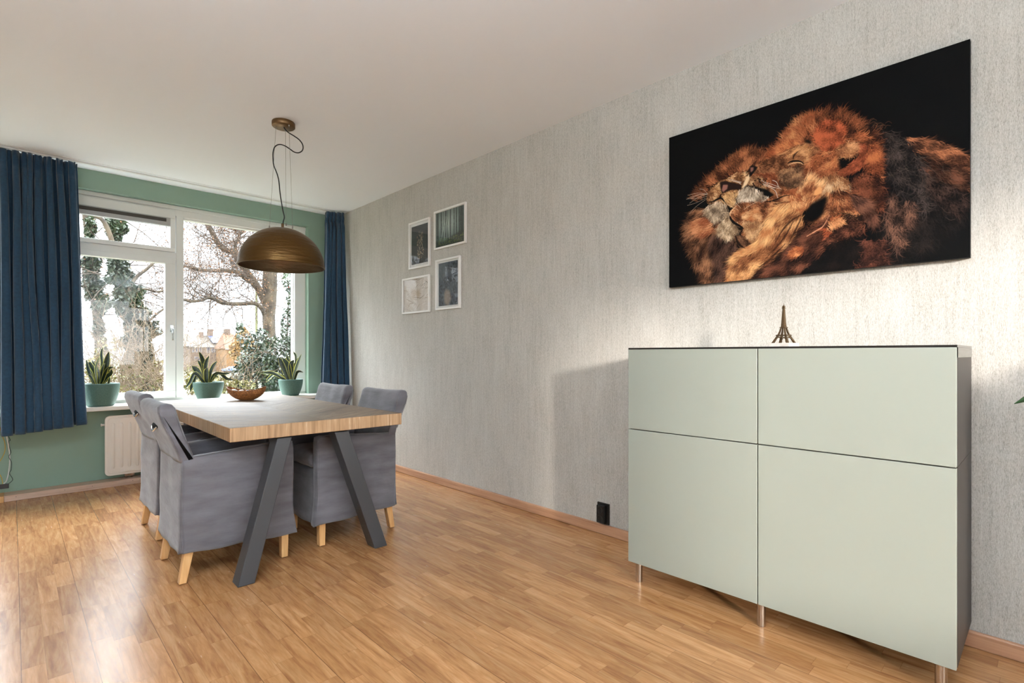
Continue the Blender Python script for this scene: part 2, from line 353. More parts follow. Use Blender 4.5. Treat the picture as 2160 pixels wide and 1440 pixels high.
# ------------------------------------------------------------------ the room
def struct(name, mb, m, **k): return tag(mb.build(name, m, **k), kind='structure')
b = MB(); b.box((LX-.2, BY-.2, -.12), (RX+.2, FY+.2, 0)); struct('floor', b, M['floor'])
b = MB(); b.box((LX-.2, BY-.2, CH), (RX+.2, FY+.25, CH+.2)); struct('ceiling', b, M['ceiling'])
b = MB(); b.box((RX, BY-.2, 0), (RX+.2, FY+.25, CH)); struct('wall_right', b, M['wallpaper'])
b = MB(); b.box((LX-.2, BY-.2, 0), (LX, FY+.25, CH)); struct('wall_left', b, M['plaster'])
WX0, WX1, WZ0, WZ1, FR = -1.05, 2.31, .655, 2.49, 5.66   # opening in the window wall; FR = room side of the window frame
b = MB()
b.box((LX, FY, 0), (RX, FY+.25, WZ0)); b.box((LX, FY, WZ1), (RX, FY+.25, CH))
b.box((LX, FY, WZ0), (WX0, FY+.25, WZ1)); b.box((WX1, FY, WZ0), (RX, FY+.25, WZ1))
struct('wall_front', b, M['green'])
BX0, BX1, BZ0, BZ1 = -.62, 2.42, .80, 2.40
b = MB()
b.box((LX, BY-.2, 0), (RX, BY, BZ0)); b.box((LX, BY-.2, BZ1), (RX, BY, CH)); b.box((LX, BY-.2, BZ0), (BX0, BY, BZ1)); b.box((BX1, BY-.2, BZ0), (RX, BY, BZ1))
struct('wall_back', b, M['plaster'])
# front window
wroot = empty('window_1', (WX0, FR, WZ0), kind='structure')
def wpart(name, mb, m, bevel=.003, parent=None):
    o = mb.build(name, m, None, bevel); o.parent = parent or wroot; o.matrix_parent_inverse = Matrix.Translation((-WX0, -FR, -WZ0)) if parent is None else Matrix.Identity(4)
    return o
F0, F1 = FR, FR+.09
b = MB()
b.box((WX0, F0, 2.392), (WX1, F1, WZ1)); b.box((WX0, F0+.004, WZ0), (WX1, F1, .700))
b.box((2.195, F0, .70), (WX1, F1, 2.392)); b.box((1.100, F0-.012, .70), (1.158, F1, 2.392)); b.box((WX0, F0, .70), (WX0+.06, F1, 2.392))
b.box((-.03, F0, .70), (.03, F1, 2.392)); b.box((.03, F0, 1.985), (1.10, F1, 2.052))
b.box((WX0, F0-.014, 2.452), (WX1, F0, 2.488))                      # cover strip along the head
wpart('window_frame', b, M['white'])
b = MB()                                                           # glazing beads of the fixed pane
b.box((1.158, F0+.03, .70), (1.166, F1, 2.39)); b.box((2.187, F0+.03, .70), (2.195, F1, 2.39)); b.box((1.158, F0+.03, 2.376), (2.195, F1, 2.392)); b.box((1.158, F0+.03, .70), (2.195, F1, .708))
wpart('glazing_bead', b, M['white'], .001)
b = MB(); b.box((1.16, F0+.055, .70), (2.19, F0+.060, 2.385)); wpart('fixed_pane', b, M['glass'], 0)
b = MB(); b.box((WX0+.06, F0+.055, .70), (-.03, F0+.060, 2.385)); wpart('fixed_pane', b, M['glass'], 0)
b = MB()                                                           # opening sash
S0 = F0-.018; x0, x1, z0, z1 = .035, 1.092, .703, 1.990
b.box((x0, S0, z0), (x1, S0+.07, .765)); b.box((x0, S0, 1.942), (x1, S0+.07, z1)); b.box((x0, S0, .765), (.105, S0+.07, 1.942)); b.box((1.012, S0, .765), (x1, S0+.07, 1.942))
b.box((x0-.0, S0-.006, .762), (x1, S0, .768))
sash = wpart('opening_sash', b, M['white'])
b = MB(); b.box((.10, S0+.040, .76), (1.02, S0+.046, 1.95)); wpart('sash_pane', b, M['hazeglass'], 0)
b = MB(); b.box((.036, S0, 2.054), (1.092, S0+.07, 2.09)); b.box((.036, S0, 2.362), (1.092, S0+.07, 2.44)); b.box((.036, S0, 2.09), (.09, S0+.07, 2.362)); b.box((1.052, S0, 2.09), (1.092, S0+.07, 2.362))
wpart('top_light_sash', b, M['white'])
b = MB(); b.box((.08, S0+.040, 2.08), (1.06, S0+.046, 2.37)); wpart('top_light_pane', b, M['glass'], 0)
b = MB(); b.box((.09, S0-.012, 2.285), (1.05, S0+.03, 2.362)); v = wpart('ventilation_strip', b, M['alu'])
b = MB(); b.box((.10, S0-.0150, 2.322), (1.018, S0-.0115, 2.352)); g = wpart('vent_grille', b, M['dark'], 0)
b = MB(); b.tube([(1.062, S0-.008, 1.345), (1.062, S0-.03, 1.345)], .010, 10); b.box((1.048, S0-.010, 1.31), (1.076, S0, 1.375))
b.tube(spl([(1.062, S0-.03, 1.350), (1.062, S0-.047, 1.330), (1.060, S0-.050, 1.29), (1.062, S0-.046, 1.235)], 5), [.009]*10 + [.0075]*6, 10)
wpart('window_handle', b, M['chrome'], .001)
# rear window (behind the camera, where the low sun comes in)
r2 = empty('window_2', (0, 0, 0), kind='structure')
b = MB(); b.box((BX0, BY-.12, BZ0), (BX1, BY-.04, BZ0+.06)); b.box((BX0, BY-.12, BZ1-.06), (BX1, BY-.04, BZ1))
for x in (BX0, .90-.03, BX1-.06): b.box((x, BY-.12, BZ0), (x+.06, BY-.04, BZ1))
b.build('window_frame', M['white'], r2)
b = MB(); b.box((BX0+.03, BY-.083, BZ0+.03), (BX1-.03, BY-.078, BZ1-.03)); b.build('pane', M['glass'], r2)
# sill, pipe boxing, baseboards, curtain rail
b = MB(); b.box((LX, 5.335, .646), (RX-.002, FR+.004, .681)); struct('trim_1', b, M['sill'], bevel=.006)
b = MB(); b.box((-.045, 5.430, 0), (RX-.02, FY, .046)); o = struct('baseboard_front', b, M['pipebox'], bevel=.003)
b = MB(); b.box((-.115, 5.425, 0), (-.046, FY, .046)); struct('trim_2', b, M['legwood'], bevel=.002)
b = MB()
for x in (.02, .30, .47, .74, .79): b.tube([(x, 5.4285, .030), (x, 5.4305, .030)], .0025, 8)
struct('trim_3', b, M['dark'])
b = MB(); b.box((RX-.020, BY, 0), (RX, FY-.01, .062)); struct('baseboard_right', b, M['baseboard'], bevel=.006)
b = MB(); b.box((-1.15, 5.385, CH-.012), (2.50, 5.405, CH)); b.box((-1.15, 5.345, CH-.004), (2.50, 5.349, CH)); struct('trim_4', b, M['white'], bevel=.002)

# ------------------------------------------------------------------ radiator
rad = empty('radiator', (1.1, 5.5, .085), label='cream ribbed panel radiator under the window sill behind the left chairs', cat='radiator')
def rp(name, mb, m, bevel=0, parent=None, segs=2):
    o = mb.build(name, m, None, bevel, segs); o.parent = parent or rad; o.matrix_parent_inverse = Matrix.Translation((-1.1, -5.5, -.085)) if parent is None else Matrix.Identity(4); return o
def rrect(x0, x1, z0, z1, r, n=6):
    out = []
    for cx_, cz_, a0 in ((x1-r, z1-r, 0), (x0+r, z1-r, 90), (x0+r, z0+r, 180), (x1-r, z0+r, 270)):
        for k in range(n+1): a = R(a0+90*k/n); out.append((cx_+r*math.cos(a), cz_+r*math.sin(a)))
    return out
b = MB()
X0, X1, Z0, Z1 = .555, 1.66, .088, .590
def plate(mb, lp, ya, yb):
    n = len(lp); mb.add([(x, ya, z) for x, z in lp] + [(x, yb, z) for x, z in lp], [tuple(range(n)), tuple(range(n, 2*n))[::-1]] + [(k, (k+1) % n, n+(k+1) % n, n+k) for k in range(n)])
plate(b, rrect(X0, X1, Z0, Z1, .035), 5.462, 5.480)
plate(b, rrect(X0+.018, X1-.018, Z0+.018, Z1-.018, .03), 5.456, 5.463)
x = X0+.055
while x < X1-.05:                                                  # pressed vertical flutes
    pr = [(-.013, 0), (-.008, -.006), (0, -.008), (.008, -.006), (.013, 0)]
    zs = [Z0+.06, Z0+.075, Z1-.075, Z1-.06]; sc = [.15, 1, 1, .15]
    vs = [(x+dx*(.6 if s_ < 1 else 1), 5.4565+dy*s_, z) for z, s_ in zip(zs, sc) for dx, dy in pr]
    b.add(vs, [(i*5+k, i*5+k+1, (i+1)*5+k+1, (i+1)*5+k) for i in range(3) for k in range(4)], 0, True)
    x += .0555
rp('front_panel', b, M['offwhite'], .003)
b = MB(); b.box((X0+.02, 5.48, Z0+.02), (X1-.02, 5.545, Z1-.02)); rp('convector_body', b, M['offwhite'], .004)
for xb in (X0+.06, X1-.09): b = MB(); b.box((xb, 5.545, Z0+.1), (xb+.03, FY-.001, Z0+.4)); rp('wall_bracket', b, M['offwhite'])
b = MB(); b.tube([(X0-.022, 5.5, Z1-.075), (X0+.02, 5.5, Z1-.075)], .008, 10); b.tube([(X0-.024, 5.5, Z1-.075), (X0-.016, 5.5, Z1-.075)], .012, 8); rp('bleed_valve', b, M['offwhite'], .001)
b = MB(); b.box((.69, 5.485, .0655), (.76, 5.52, .105)); b.tube([(.705, 5.48, .085), (.705, 5.50, .085)], .009, 10); b.tube([(.742, 5.48, .085), (.742, 5.50, .085)], .009, 10)
b.tube([(.705, 5.505, .045), (.705, 5.505, .08)], .007, 8); b.tube([(.742, 5.505, .045), (.742, 5.505, .08)], .007, 8); rp('pipe_valve', b, M['brushed'], .001)

# ------------------------------------------------------------------ curtains
def curtain(name, xs_top, xs_bot, y_top, y_bot, ztop, zbot, nf, amp, seed, label, ends=((0, 0), (0, 0)), nx=260, nz=64, skew=0):
    rnd = random.Random(seed); ph = [rnd.uniform(-.5, .5) for _ in range(nf+3)]; am = [rnd.uniform(.45, 1.35) for _ in range(nf+3)]; wd = [rnd.uniform(.55, 1.55) for _ in range(nf+3)]
    tot = sum(wd[:nf]); acc = [0]
    for i in range(nf): acc.append(acc[-1]+wd[i]/tot)
    vs = []
    for j in range(nz+1):
        q = j/nz; q2 = q**1.5 if q < .2 else q; z = ztop+(zbot-ztop)*q
        head = max(0, 1-q/.045)
        for i in range(nx+1):
            s = i/nx; k = 0; sw = min(1, max(0, s+.035*math.sin(math.pi*s)*noise.noise(Vector((s*2.5, q*1.6, seed+9)))*min(1, q*4)*2))
            while k < nf-1 and sw > acc[k+1]: k += 1
            lt = (sw-acc[k])/(acc[k+1]-acc[k])
            A = amp*am[k]*(.75+.6*q)*(1-.35*head)*(1+.45*noise.noise(Vector((k*3.1, q*2.2, seed+4))))
            y0 = y_top[0]+(y_top[1]-y_top[0])*s; y1 = y_bot[0]+(y_bot[1]-y_bot[0])*s; yy = y0+(y1-y0)*q**1.3
            xt = xs_top[0]+(xs_top[1]-xs_top[0])*s; xb = xs_bot[0]+(xs_bot[1]-xs_bot[0])*s; xx = xt+(xb-xt)*q**1.2
            A *= 1-.55*math.exp(-((q-.045)/.013)**2)
            wv = math.cos(2*math.pi*lt)
            wv = math.copysign(abs(wv)**.8, wv)
            xx += .012*math.sin(4*math.pi*lt)*(.5+q)+.006*math.sin(q*5+k)
            y = yy+A*wv*.5+.006*noise.noise(Vector((s*7, q*4, seed)))+.003*noise.noise(Vector((s*26, q*22, seed)))
            if head > 0:                                   # gathered heading tape
                y += .030*head*math.sin(2*math.pi*s*nf*2.3+k)*(.4+noise.noise(Vector((s*18, q*40, seed+3))))
                y += .006*math.sin(math.pi*min(1, q/.045)*2)
            band = math.exp(-((q-.048)/.014)**2); fan = max(0, 1-abs(q-.09)/.07)
            y += .016*fan*math.sin(2*math.pi*s*nf*2.0+2*k)*noise.noise(Vector((s*12, q*14, seed+7)))*2
            y += .012*band+.012*band*noise.noise(Vector((s*40, 2.2, seed)))
            hz = z
            if j == nz: hz += .004*noise.noise(Vector((s*20, 0, seed)))
            hz += skew*s*q
            if j <= 1: hz += .004*noise.noise(Vector((s*33, 5, seed)))*(1-j)-.004
            vs.append((xx, y, hz))
    fs = [(j*(nx+1)+i, j*(nx+1)+i+1, (j+1)*(nx+1)+i+1, (j+1)*(nx+1)+i) for j in range(nz) for i in range(nx)]
    b = MB(); b.add(vs, fs, 0, True); o = b.build(name, M['navy'])
    sm = o.modifiers.new('thickness', 'SOLIDIFY'); sm.thickness = .004
    return tag(o, label, 'curtain')
curtain('curtain', (-.085, .372), (-.055, .432), (5.395, 5.40), (5.25, 5.262), CH-.014, .515, 8, .078, 3, 'wide navy curtain gathered at the left end of the window', skew=.045)
curtain('curtain', (2.425, 2.595), (2.335, 2.590), (5.40, 5.30), (5.285, 5.20), CH-.014, .50, 5, .060, 8, 'narrow navy curtain hanging in the corner by the wallpapered wall')

# ------------------------------------------------------------------ unseen fill lamps added beside and behind the camera
M['fillglow'] = bpy.data.materials.new('fill_lamp_glow'); M['fillglow'].use_nodes = True
M['fillglow'].node_tree.nodes['Principled BSDF'].inputs['Emission Color'].default_value = (1, .95, .88, 1); M['fillglow'].node_tree.nodes['Principled BSDF'].inputs['Emission Strength'].default_value = 6
for i, (x, y) in enumerate(FILL_LAMPS):
    t = empty('added_fill_lamp', (x, y, 0), 0, ('unseen white fill lamp added by the left wall beside the camera', 'unseen white fill lamp added in the rear right corner of the room')[i], 'lamp')
    b = MB(); b.lathe([(0, 0), (.14, 0), (.14, .02), (.02, .03), (0, .03)], (0, 0, 0), 40); b.build('base', M['white'], t)
    b = MB(); b.tube([(0, 0, .03), (0, 0, 1.70)], .012, 12); b.build('pole', M['white'], t)
    b = MB(); b.lathe([(.02, 1.70), (.10, 1.74), (.17, 1.84), (.165, 1.84), (.10, 1.75), (0, 1.73)], (0, 0, 0), 40); sh_ = b.build('bowl_shade', M['white'], t)
    b = MB(); b.lathe([(0, 1.75), (.06, 1.755), (.06, 1.775), (0, 1.78)], (0, 0, 0), 24); b.build('fill_bulb', M['fillglow'], sh_)
    l = bpy.data.lights.new('fill_area_light', 'AREA'); l.shape = 'DISK'; l.size = .26; l.energy = FILL_WATT[i]; l.color = (.74, .87, 1)
    o = bpy.data.objects.new('fill_area_light', l); C.objects.link(o); o.parent = t; o.location = (0, 0, 1.82); o.rotation_euler = (R(180), 0, 0)
# ------------------------------------------------------------------ dining table
TC = (1.217, 3.671); TW, TL, TZ, TT = .933, 1.952, .757, .068
table = empty('dining_table', (TC[0], TC[1], 0), -.0081, 'rectangular dining table with rustic chevron wood top on slanted charcoal steel legs', 'table')
b = MB()                                                           # top surface faces use the weathered boards, the rim shows end grain
hw, hl = TW/2, TL/2
nx, ny = 2, 2
b.add([(-hw, -hl, TZ), (hw, -hl, TZ), (hw, hl, TZ), (-hw, hl, TZ)], [(0, 1, 2, 3)], 0)
b.add([(-hw, -hl, TZ-TT), (hw, -hl, TZ-TT), (hw, hl, TZ-TT), (-hw, hl, TZ-TT), (-hw, -hl, TZ), (hw, -hl, TZ), (hw, hl, TZ), (-hw, hl, TZ)],
      [(3, 2, 1, 0), (0, 1, 5, 4), (1, 2, 6, 5), (2, 3, 7, 6), (3, 0, 4, 7)], 1)
me = bpy.data.meshes.new('tabletop'); me.from_pydata([b.v[i] for i in range(4, 12)], [], [(4, 5, 6, 7), (3, 2, 1, 0), (0, 1, 5, 4), (1, 2, 6, 5), (2, 3, 7, 6), (3, 0, 4, 7)])
me.materials.append(M['tabletop']); me.materials.append(M['tableedge'])
for i, p in enumerate(me.polygons): p.material_index = 0 if i == 0 else 1
o = bpy.data.objects.new('tabletop', me); C.objects.link(o); o.parent = table
bv = o.modifiers.new('bevel', 'BEVEL'); bv.width = .003; bv.segments = 2
for sy in (-1, 1):
    for sx in (-1, 1):
        b = MB(); y0 = sy*(hl-.005)-(.0 if sy > 0 else 0); ya, yb = (y0, y0-sy*.09)
        if sy > 0: ya, yb = y0-.02, y0-.11
        else: ya, yb = -hl-.025, -hl+.065
        if sy < 0: ya += .0
        bx0, bx1 = (.284, .364) if sx > 0 else (-.439, -.362)
        tx0, tx1 = (.052, .132) if sx > 0 else (-.246, -.170)
        z1 = TZ-TT-.006
        if sx > 0: bx0, bx1, tx0, tx1 = .278, .357, .055, .138
        else: bx0, bx1, tx0, tx1 = -.440, -.363, -.245, -.172
        tya = -hl+.012 if sy < 0 else ya; tyb = tya+(.09 if sy < 0 else -.09)
        ya_, yb_ = min(ya, yb), max(ya, yb); tya_, tyb_ = min(tya, tyb), max(tya, tyb)
        b.hexa([(bx0, ya_, 0), (bx1, ya_, 0), (bx1, yb_, 0), (bx0, yb_, 0)], [(tx0, tya_, z1), (tx1, tya_, z1), (tx1, tyb_, z1), (tx0, tyb_, z1)])
        b.build('leg', M['steel'], table, .004, 3)
    b = MB(); yy = sy*(hl-.10)
    b.box((-.27, yy-.045, TZ-TT-.006), (.16, yy+.045, TZ-TT)); b.build('mounting_plate', M['steel'], table)

# ------------------------------------------------------------------ slip-covered armchairs
def wr(p, s, a, f=7):                                              # cloth unevenness
    n = noise.noise_vector(Vector((p.x*f, p.y*f, p.z*f*.7+s)))
    n2 = noise.noise_vector(Vector((p.x*f*3, p.y*f*3, p.z*f*2+s)))
    return p + n*a + n2*a*.35
def profloop(pts, step=.02):                                       # resample a closed polygon
    out = []
    for i in range(len(pts)):
        a, b_ = Vector(pts[i]), Vector(pts[(i+1) % len(pts)]); n = max(1, int((b_-a).length/step))
        for k in range(n): q = a+(b_-a)*k/n; out.append((q.x, q.y))
    return out
def make_chair(seed, label, hw=.25, fx=.265):
    t = empty('armchair', (0, 0, 0), 0, label, 'chair', None)
    def rag(p):                                                    # skirt swells a little towards the hem
        k = max(0, (.30-p.z)/.17)
        return k
    def wsk(p):
        k = rag(p); q = wr(p, seed, .0045)
        q.x += math.copysign(.012*k*k, p.x) if abs(p.x) > fx-.06 else 0
        q.y += math.copysign(.008*k*k, p.y) if abs(p.y) > hw-.06 else 0
        if p.z < .16: q.z = p.z+.004*math.sin(p.x*23+seed)+.003*math.sin(p.y*31+seed)
        return q
    b = MB()
    arm = [(-fx+.012, .150), (-fx-.004, .33), (-fx+.002, .60), (-fx+.05, .612), (fx-.10, .635), (fx-.03, .640), (fx-.004, .632), (fx+.002, .60), (fx-.002, .33), (fx+.006, .128)]
    arm = arm[::-1]
    for sy in (-1, 1):
        b.loft(profloop(arm, .03), sy*hw, sy*(hw-.065), 2, .016, 0, wsk)
    rear = [(-fx-.004, .152), (-fx-.006, .33), (-fx, .61), (-fx+.05, .61), (-fx+.045, .33), (-fx+.045, .152)]
    b.loft(profloop(rear, .03), -hw+.006, hw-.006, 14, .012, 0, wsk)
    front = [(fx-.006, .128), (fx-.008, .30), (fx-.012, .425), (fx-.022, .442), (-fx+.03, .442), (-fx+.03, .40), (fx-.06, .38), (fx-.05, .128)]
    b.loft(profloop(front, .03), -hw+.062, hw-.062, 14, .008, 0, wsk)
    # seam cords of the slip cover
    for sy in (-1, 1):
        y = sy*(hw-.004)
        b.tube([wsk(Vector((x, y, z))) for x, z in ((-fx+.05, .613), (0, .630), (fx-.10, .637), (fx-.03, .641))], .0022, 6)
        b.tube([wsk(Vector((-fx+.004, y, z))) for z in (.60, .5, .4, .3, .2, .165)], .0022, 6)
        b.tube([wsk(Vector((fx-.006, y, z))) for z in (.62, .5, .4, .3, .2, .15)], .0022, 6)
    b.build('slip_cover', M['suede'], t)
    b = MB()
    back = [(-fx-.001, .585), (-fx-.016, .64), (-fx-.050, .72), (-fx-.080, .79), (-fx-.093, .835), (-fx-.090, .862), (-fx-.078, .874), (-fx-.055, .878), (-fx-.035, .872), (-fx-.022, .855),
            (-fx-.012, .82), (-fx+.012, .74), (-fx+.040, .66), (-fx+.062, .60), (-fx+.085, .50), (-fx+.05, .50), (-fx+.045, .585)]
    def wbk(p):
        q = wr(p, seed+5, .0045, 8)
        q.z -= .010*math.cos(p.y/hw*1.5)*max(0, (p.z-.8)/.08)*.6 if p.z > .8 else 0
        if p.x > -fx-.03+(.86-p.z)*.25: q.x += .0022*math.sin(p.y*38+seed+p.z*9)*(1 if p.z > .62 else 0)
        return q
    b.loft(profloop(back[::-1], .022), -hw+.004, hw-.004, 18, .016, 0, wbk)
    for sy in (-1, 1):
        for off in (.004, .050):
            ln = [(-fx-.016+off, .64), (-fx-.050+off, .72), (-fx-.080+off, .79), (-fx-.090+off, .84)] if off < .02 else [(-fx+.052, .62), (-fx+.006, .74), (-fx-.020, .82), (-fx-.034, .855)]
            b.tube([wbk(Vector((x, sy*(hw-.005), z))) for x, z in ln], .0020, 6)
    b.build('backrest', M['suede'], t)
    b = MB()
    cush = [(fx-.005, .450), (fx+.012, .470), (fx+.014, .505), (fx-.002, .530), (fx-.05, .542), (0, .548), (-fx+.08, .535), (-fx+.08, .450)]
    b.loft(profloop(cush, .03), -hw+.068, hw-.068, 14, .02, 0, lambda p: wr(p, seed+9, .006, 11))
    b.build('seat_cushion', M['suede'], t)
    for sx in (-1, 1):
        for sy in (-1, 1):
            b = MB(); yc = sy*(hw-.042)
            if sx < 0: top, bot = (-fx+.018, -fx+.066), (-fx+.004-.010, -fx+.026)
            else: top, bot = (fx-.062, fx-.018), (fx-.058, fx-.024)
            zt = .30; k = .02
            b.hexa([(bot[0], yc-.020, 0.004), (bot[1], yc-.020, 0.004), (bot[1], yc+.020, 0.004), (bot[0], yc+.020, 0.004)],
                   [(top[0]+(.02 if sx < 0 else 0), yc-.023, zt), (top[1]+(.02 if sx < 0 else 0), yc-.023, zt), (top[1]+(.02 if sx < 0 else 0), yc+.023, zt), (top[0]+(.02 if sx < 0 else 0), yc+.023, zt)])
            lg = b.build('leg', M['legwood'], t, .004, 3)
            b = MB(); mx = (bot[0]+bot[1])/2; b.tube([(mx, yc, 0), (mx, yc, .005)], .009, 12); b.build('glide', M['chrome'], lg)
    # pull grip let into the top of the back
    b = MB(); hx = -fx-.066; hz = .752
    def crescent(s0, r, d, zo):
        pts = [Vector((hx-s0, -.055+.11*k/12, hz+zo-d*math.sin(math.pi*k/12))) for k in range(13)]; return pts
    pts = [Vector((hx-.001-.005*math.sin(math.pi*k/14), -.055+.11*k/14, hz-.004-.020*math.sin(math.pi*k/14))) for k in range(15)]
    b.tube(pts, [.003+.0035*math.sin(math.pi*k/14) for k in range(15)], 8)
    g = b.build('pull_grip', M['chrome'], t)
    b = MB(); b.tube([Vector((hx+.006, -.052+.104*k/10, hz)) for k in range(11)], [.004+.013*math.sin(math.pi*k/10) for k in range(11)], 10); b.build('grip_recess', M['blackvoid'], t)
    return t
chairs = [
    (make_chair(1, 'grey suede armchair nearest the camera on the window-radiator side, its side panel facing us'), (.845, 3.120), 0),
    (make_chair(2, 'grey suede armchair by the radiator, behind the nearest left chair'), (.880, 3.905), R(1)),
    (make_chair(3, 'grey suede armchair at the right of the table, nearer to the long wallpapered wall socket', .245, .255), (1.502, 3.135), R(180)),
    (make_chair(4, 'grey suede armchair at the far right of the table in front of the narrow curtain', .245, .255), (1.512, 3.885), R(180)),
]
for c_, (x, y), rz in chairs: c_.location = (x, y, 0); c_.rotation_euler = (0, 0, rz); c_['group'] = 'slip-covered armchairs round the dining table'
chairs[0][0]['label'] = 'grey suede armchair at the left of the table, nearest the camera'
chairs[1][0]['label'] = 'grey suede armchair half hidden behind another, standing beside the cream radiator'
chairs[2][0]['label'] = 'grey suede armchair at the near right of the table, its whole back showing'
chairs[3][0]['label'] = 'grey suede armchair at the far right of the table, in front of the narrow curtain'

# ------------------------------------------------------------------ pendant lamp
LF = 3.457
lc = atf(595, 549, LF); lx, ly = lc.x, lc.y; rimz = lc.z-.043
cp = atf(598, 256, LF)
lamp = empty('pendant_lamp', (lx, ly, rimz), 0, 'bronze hammered dome pendant lamp hanging above the dining table', 'lamp')
def lp(name, mb, m, bevel=0):
    mb.v = [(x-lx, y-ly, z-rimz) for x, y, z in mb.v]; return mb.build(name, m, lamp, bevel)
Rr, Hh = .267, .258
prof = []
for k in range(26):
    a = R(90)*k/25; prof.append((Rr*math.cos(a) if k < 25 else .0, rimz+Hh*math.sin(a)))
prof = [(max(r_, 0.004), z) for r_, z in prof]
b = MB(); b.lathe([(Rr-.006, rimz-.002), (Rr+.002, rimz-.003), (Rr+.003, rimz+.002)] + prof[1:], (lx, ly, 0), 96)
sh = lp('shade', b, M['brass'])
b = MB(); inn = [(r_-.005 if r_ > .01 else .004, z-.005) for r_, z in prof]; b.lathe([(Rr-.005, rimz-.002)] + inn[1:], (lx, ly, 0), 96); lp('shade_lining', b, M['brassin'])
b = MB(); b.lathe([(.0, CH), (.070, CH), (.072, CH-.004), (.072, CH-.028), (.068, CH-.032), (.0, CH-.032)], (cp.x, cp.y, 0), 40)
canx, cany = cp.x, cp.y
lp('ceiling_cup', b, M['canopy'])
top = rimz+Hh
anch = [(480+387/3.79, 220+160/3.79, 335, 985), (480+463/3.79, 220+140/3.79, 468, 965), (480+491/3.79, 220+185/3.79, 520, 990)]
for (u0, v0, x1_, y1_), dd in zip(anch, (0, .035, -.035)):
    p0 = atf(u0, v0, LF+dd); p0.z = CH-.03
    p1 = atf(480+x1_/3.79, 220+y1_/3.79, LF+dd*1.6)
    b = MB(); b.tube([p0, p1], .0009, 6); b.tube([p0+Vector((0, 0, .004)), p0-Vector((0, 0, .012))], .0045, 8); b.tube([p1+Vector((0, 0, .012)), p1-Vector((0, 0, .004))], .004, 8)
    lp('suspension_wire', b, M['wire'])
cpath = [(448,150),(449,172),(458,196),(485,224),(530,252),(575,285),(601,325),(600,365),(572,386),(535,382),(495,355),(455,330),(412,321),(378,340),(364,385),(364,440),(370,490),(392,545),(408,600),(417,680),(424,740),(434,800),(443,850),(454,900),(446,935),(440,968)]
b = MB(); b.tube(spl([atf(480+x/3.79, 220+y/3.79, LF) for x, y in cpath], 5), .0036, 8); lp('cord', b, M['cord'])
for x_, y_ in ((446, 160), (440, 972)): b = MB(); q = atf(480+x_/3.79, 220+y_/3.79, LF); b.tube([q+Vector((0, 0, .016)), q-Vector((0, 0, .014))], .0085, 12); lp('cord_grip', b, M['canopy'])

# ------------------------------------------------------------------ cabinet
CX0, CXF, CYL, CYR = RX-.022, 2.17, 1.436, .209
cab = empty('storage_cabinet', ((CX0+CXF)/2, (CYL+CYR)/2, 0), 0, 'wide handleless cabinet with four pale grey-green doors and black-brown sides on steel legs', 'cabinet')
co = Vector(cab.location)
def cpart(name, mb, m, bevel=0, parent=None, segs=2):
    mb.v = [(x-co.x, y-co.y, z) for x, y, z in mb.v]; return mb.build(name, m, parent or cab, bevel, segs)
ZB, ZM, ZT = .098, .7445, 1.138
b = MB()
for (ya, yb) in ((CYR, (CYR+CYL)/2-.001), ((CYR+CYL)/2+.001, CYL)):
    for z0, z1 in ((ZB+.002, ZM-.001), (ZM+.001, ZT-.008)):
        xf = CXF+.021
        b.box((xf, ya, z0), (CX0, ya+.018, z1)); b.box((xf, yb-.018, z0), (CX0, yb, z1)); b.box((xf, ya+.018, z0), (CX0, yb-.018, z0+.018)); b.box((xf, ya+.018, z1-.018), (CX0, yb-.018, z1)); b.box((CX0-.008, ya+.018, z0+.018), (CX0, yb-.018, z1-.018))
cpart('carcass', b, M['carcass'], .001)
b = MB(); b.box((CXF+.004, CYR-.001, ZT-.007), (CX0, CYL+.001, ZT+.001)); b.box((CXF+.018, CYR-.0015, ZT-.040), (CX0, CYR, ZT-.007)); cpart('top_panel', b, M['glasstop'], .001)
ym = .8235
for ya, yb in ((CYR+.001, ym-.002), (ym+.002, CYL-.001)):
    for z0, z1 in ((ZB, ZM-.002), (ZM+.002, ZT-.007)):
        b = MB(); b.box((CXF, ya, z0), (CXF+.019, yb, z1)); cpart('door', b, M['door'], .0015, None, 3)
for x in (2.205, 2.555):
    for y in (1.396, .822, .252):
        b = MB(); b.lathe([(.0, 0), (.0155, 0), (.0158, .0002), (.0165, .0012), (.0165, .0016), (.0165, .0985), (.0165, .0990), (.0160, .0995), (.0, .1)], (x, y, 0), 28); cpart('leg', b, M['brushed'])
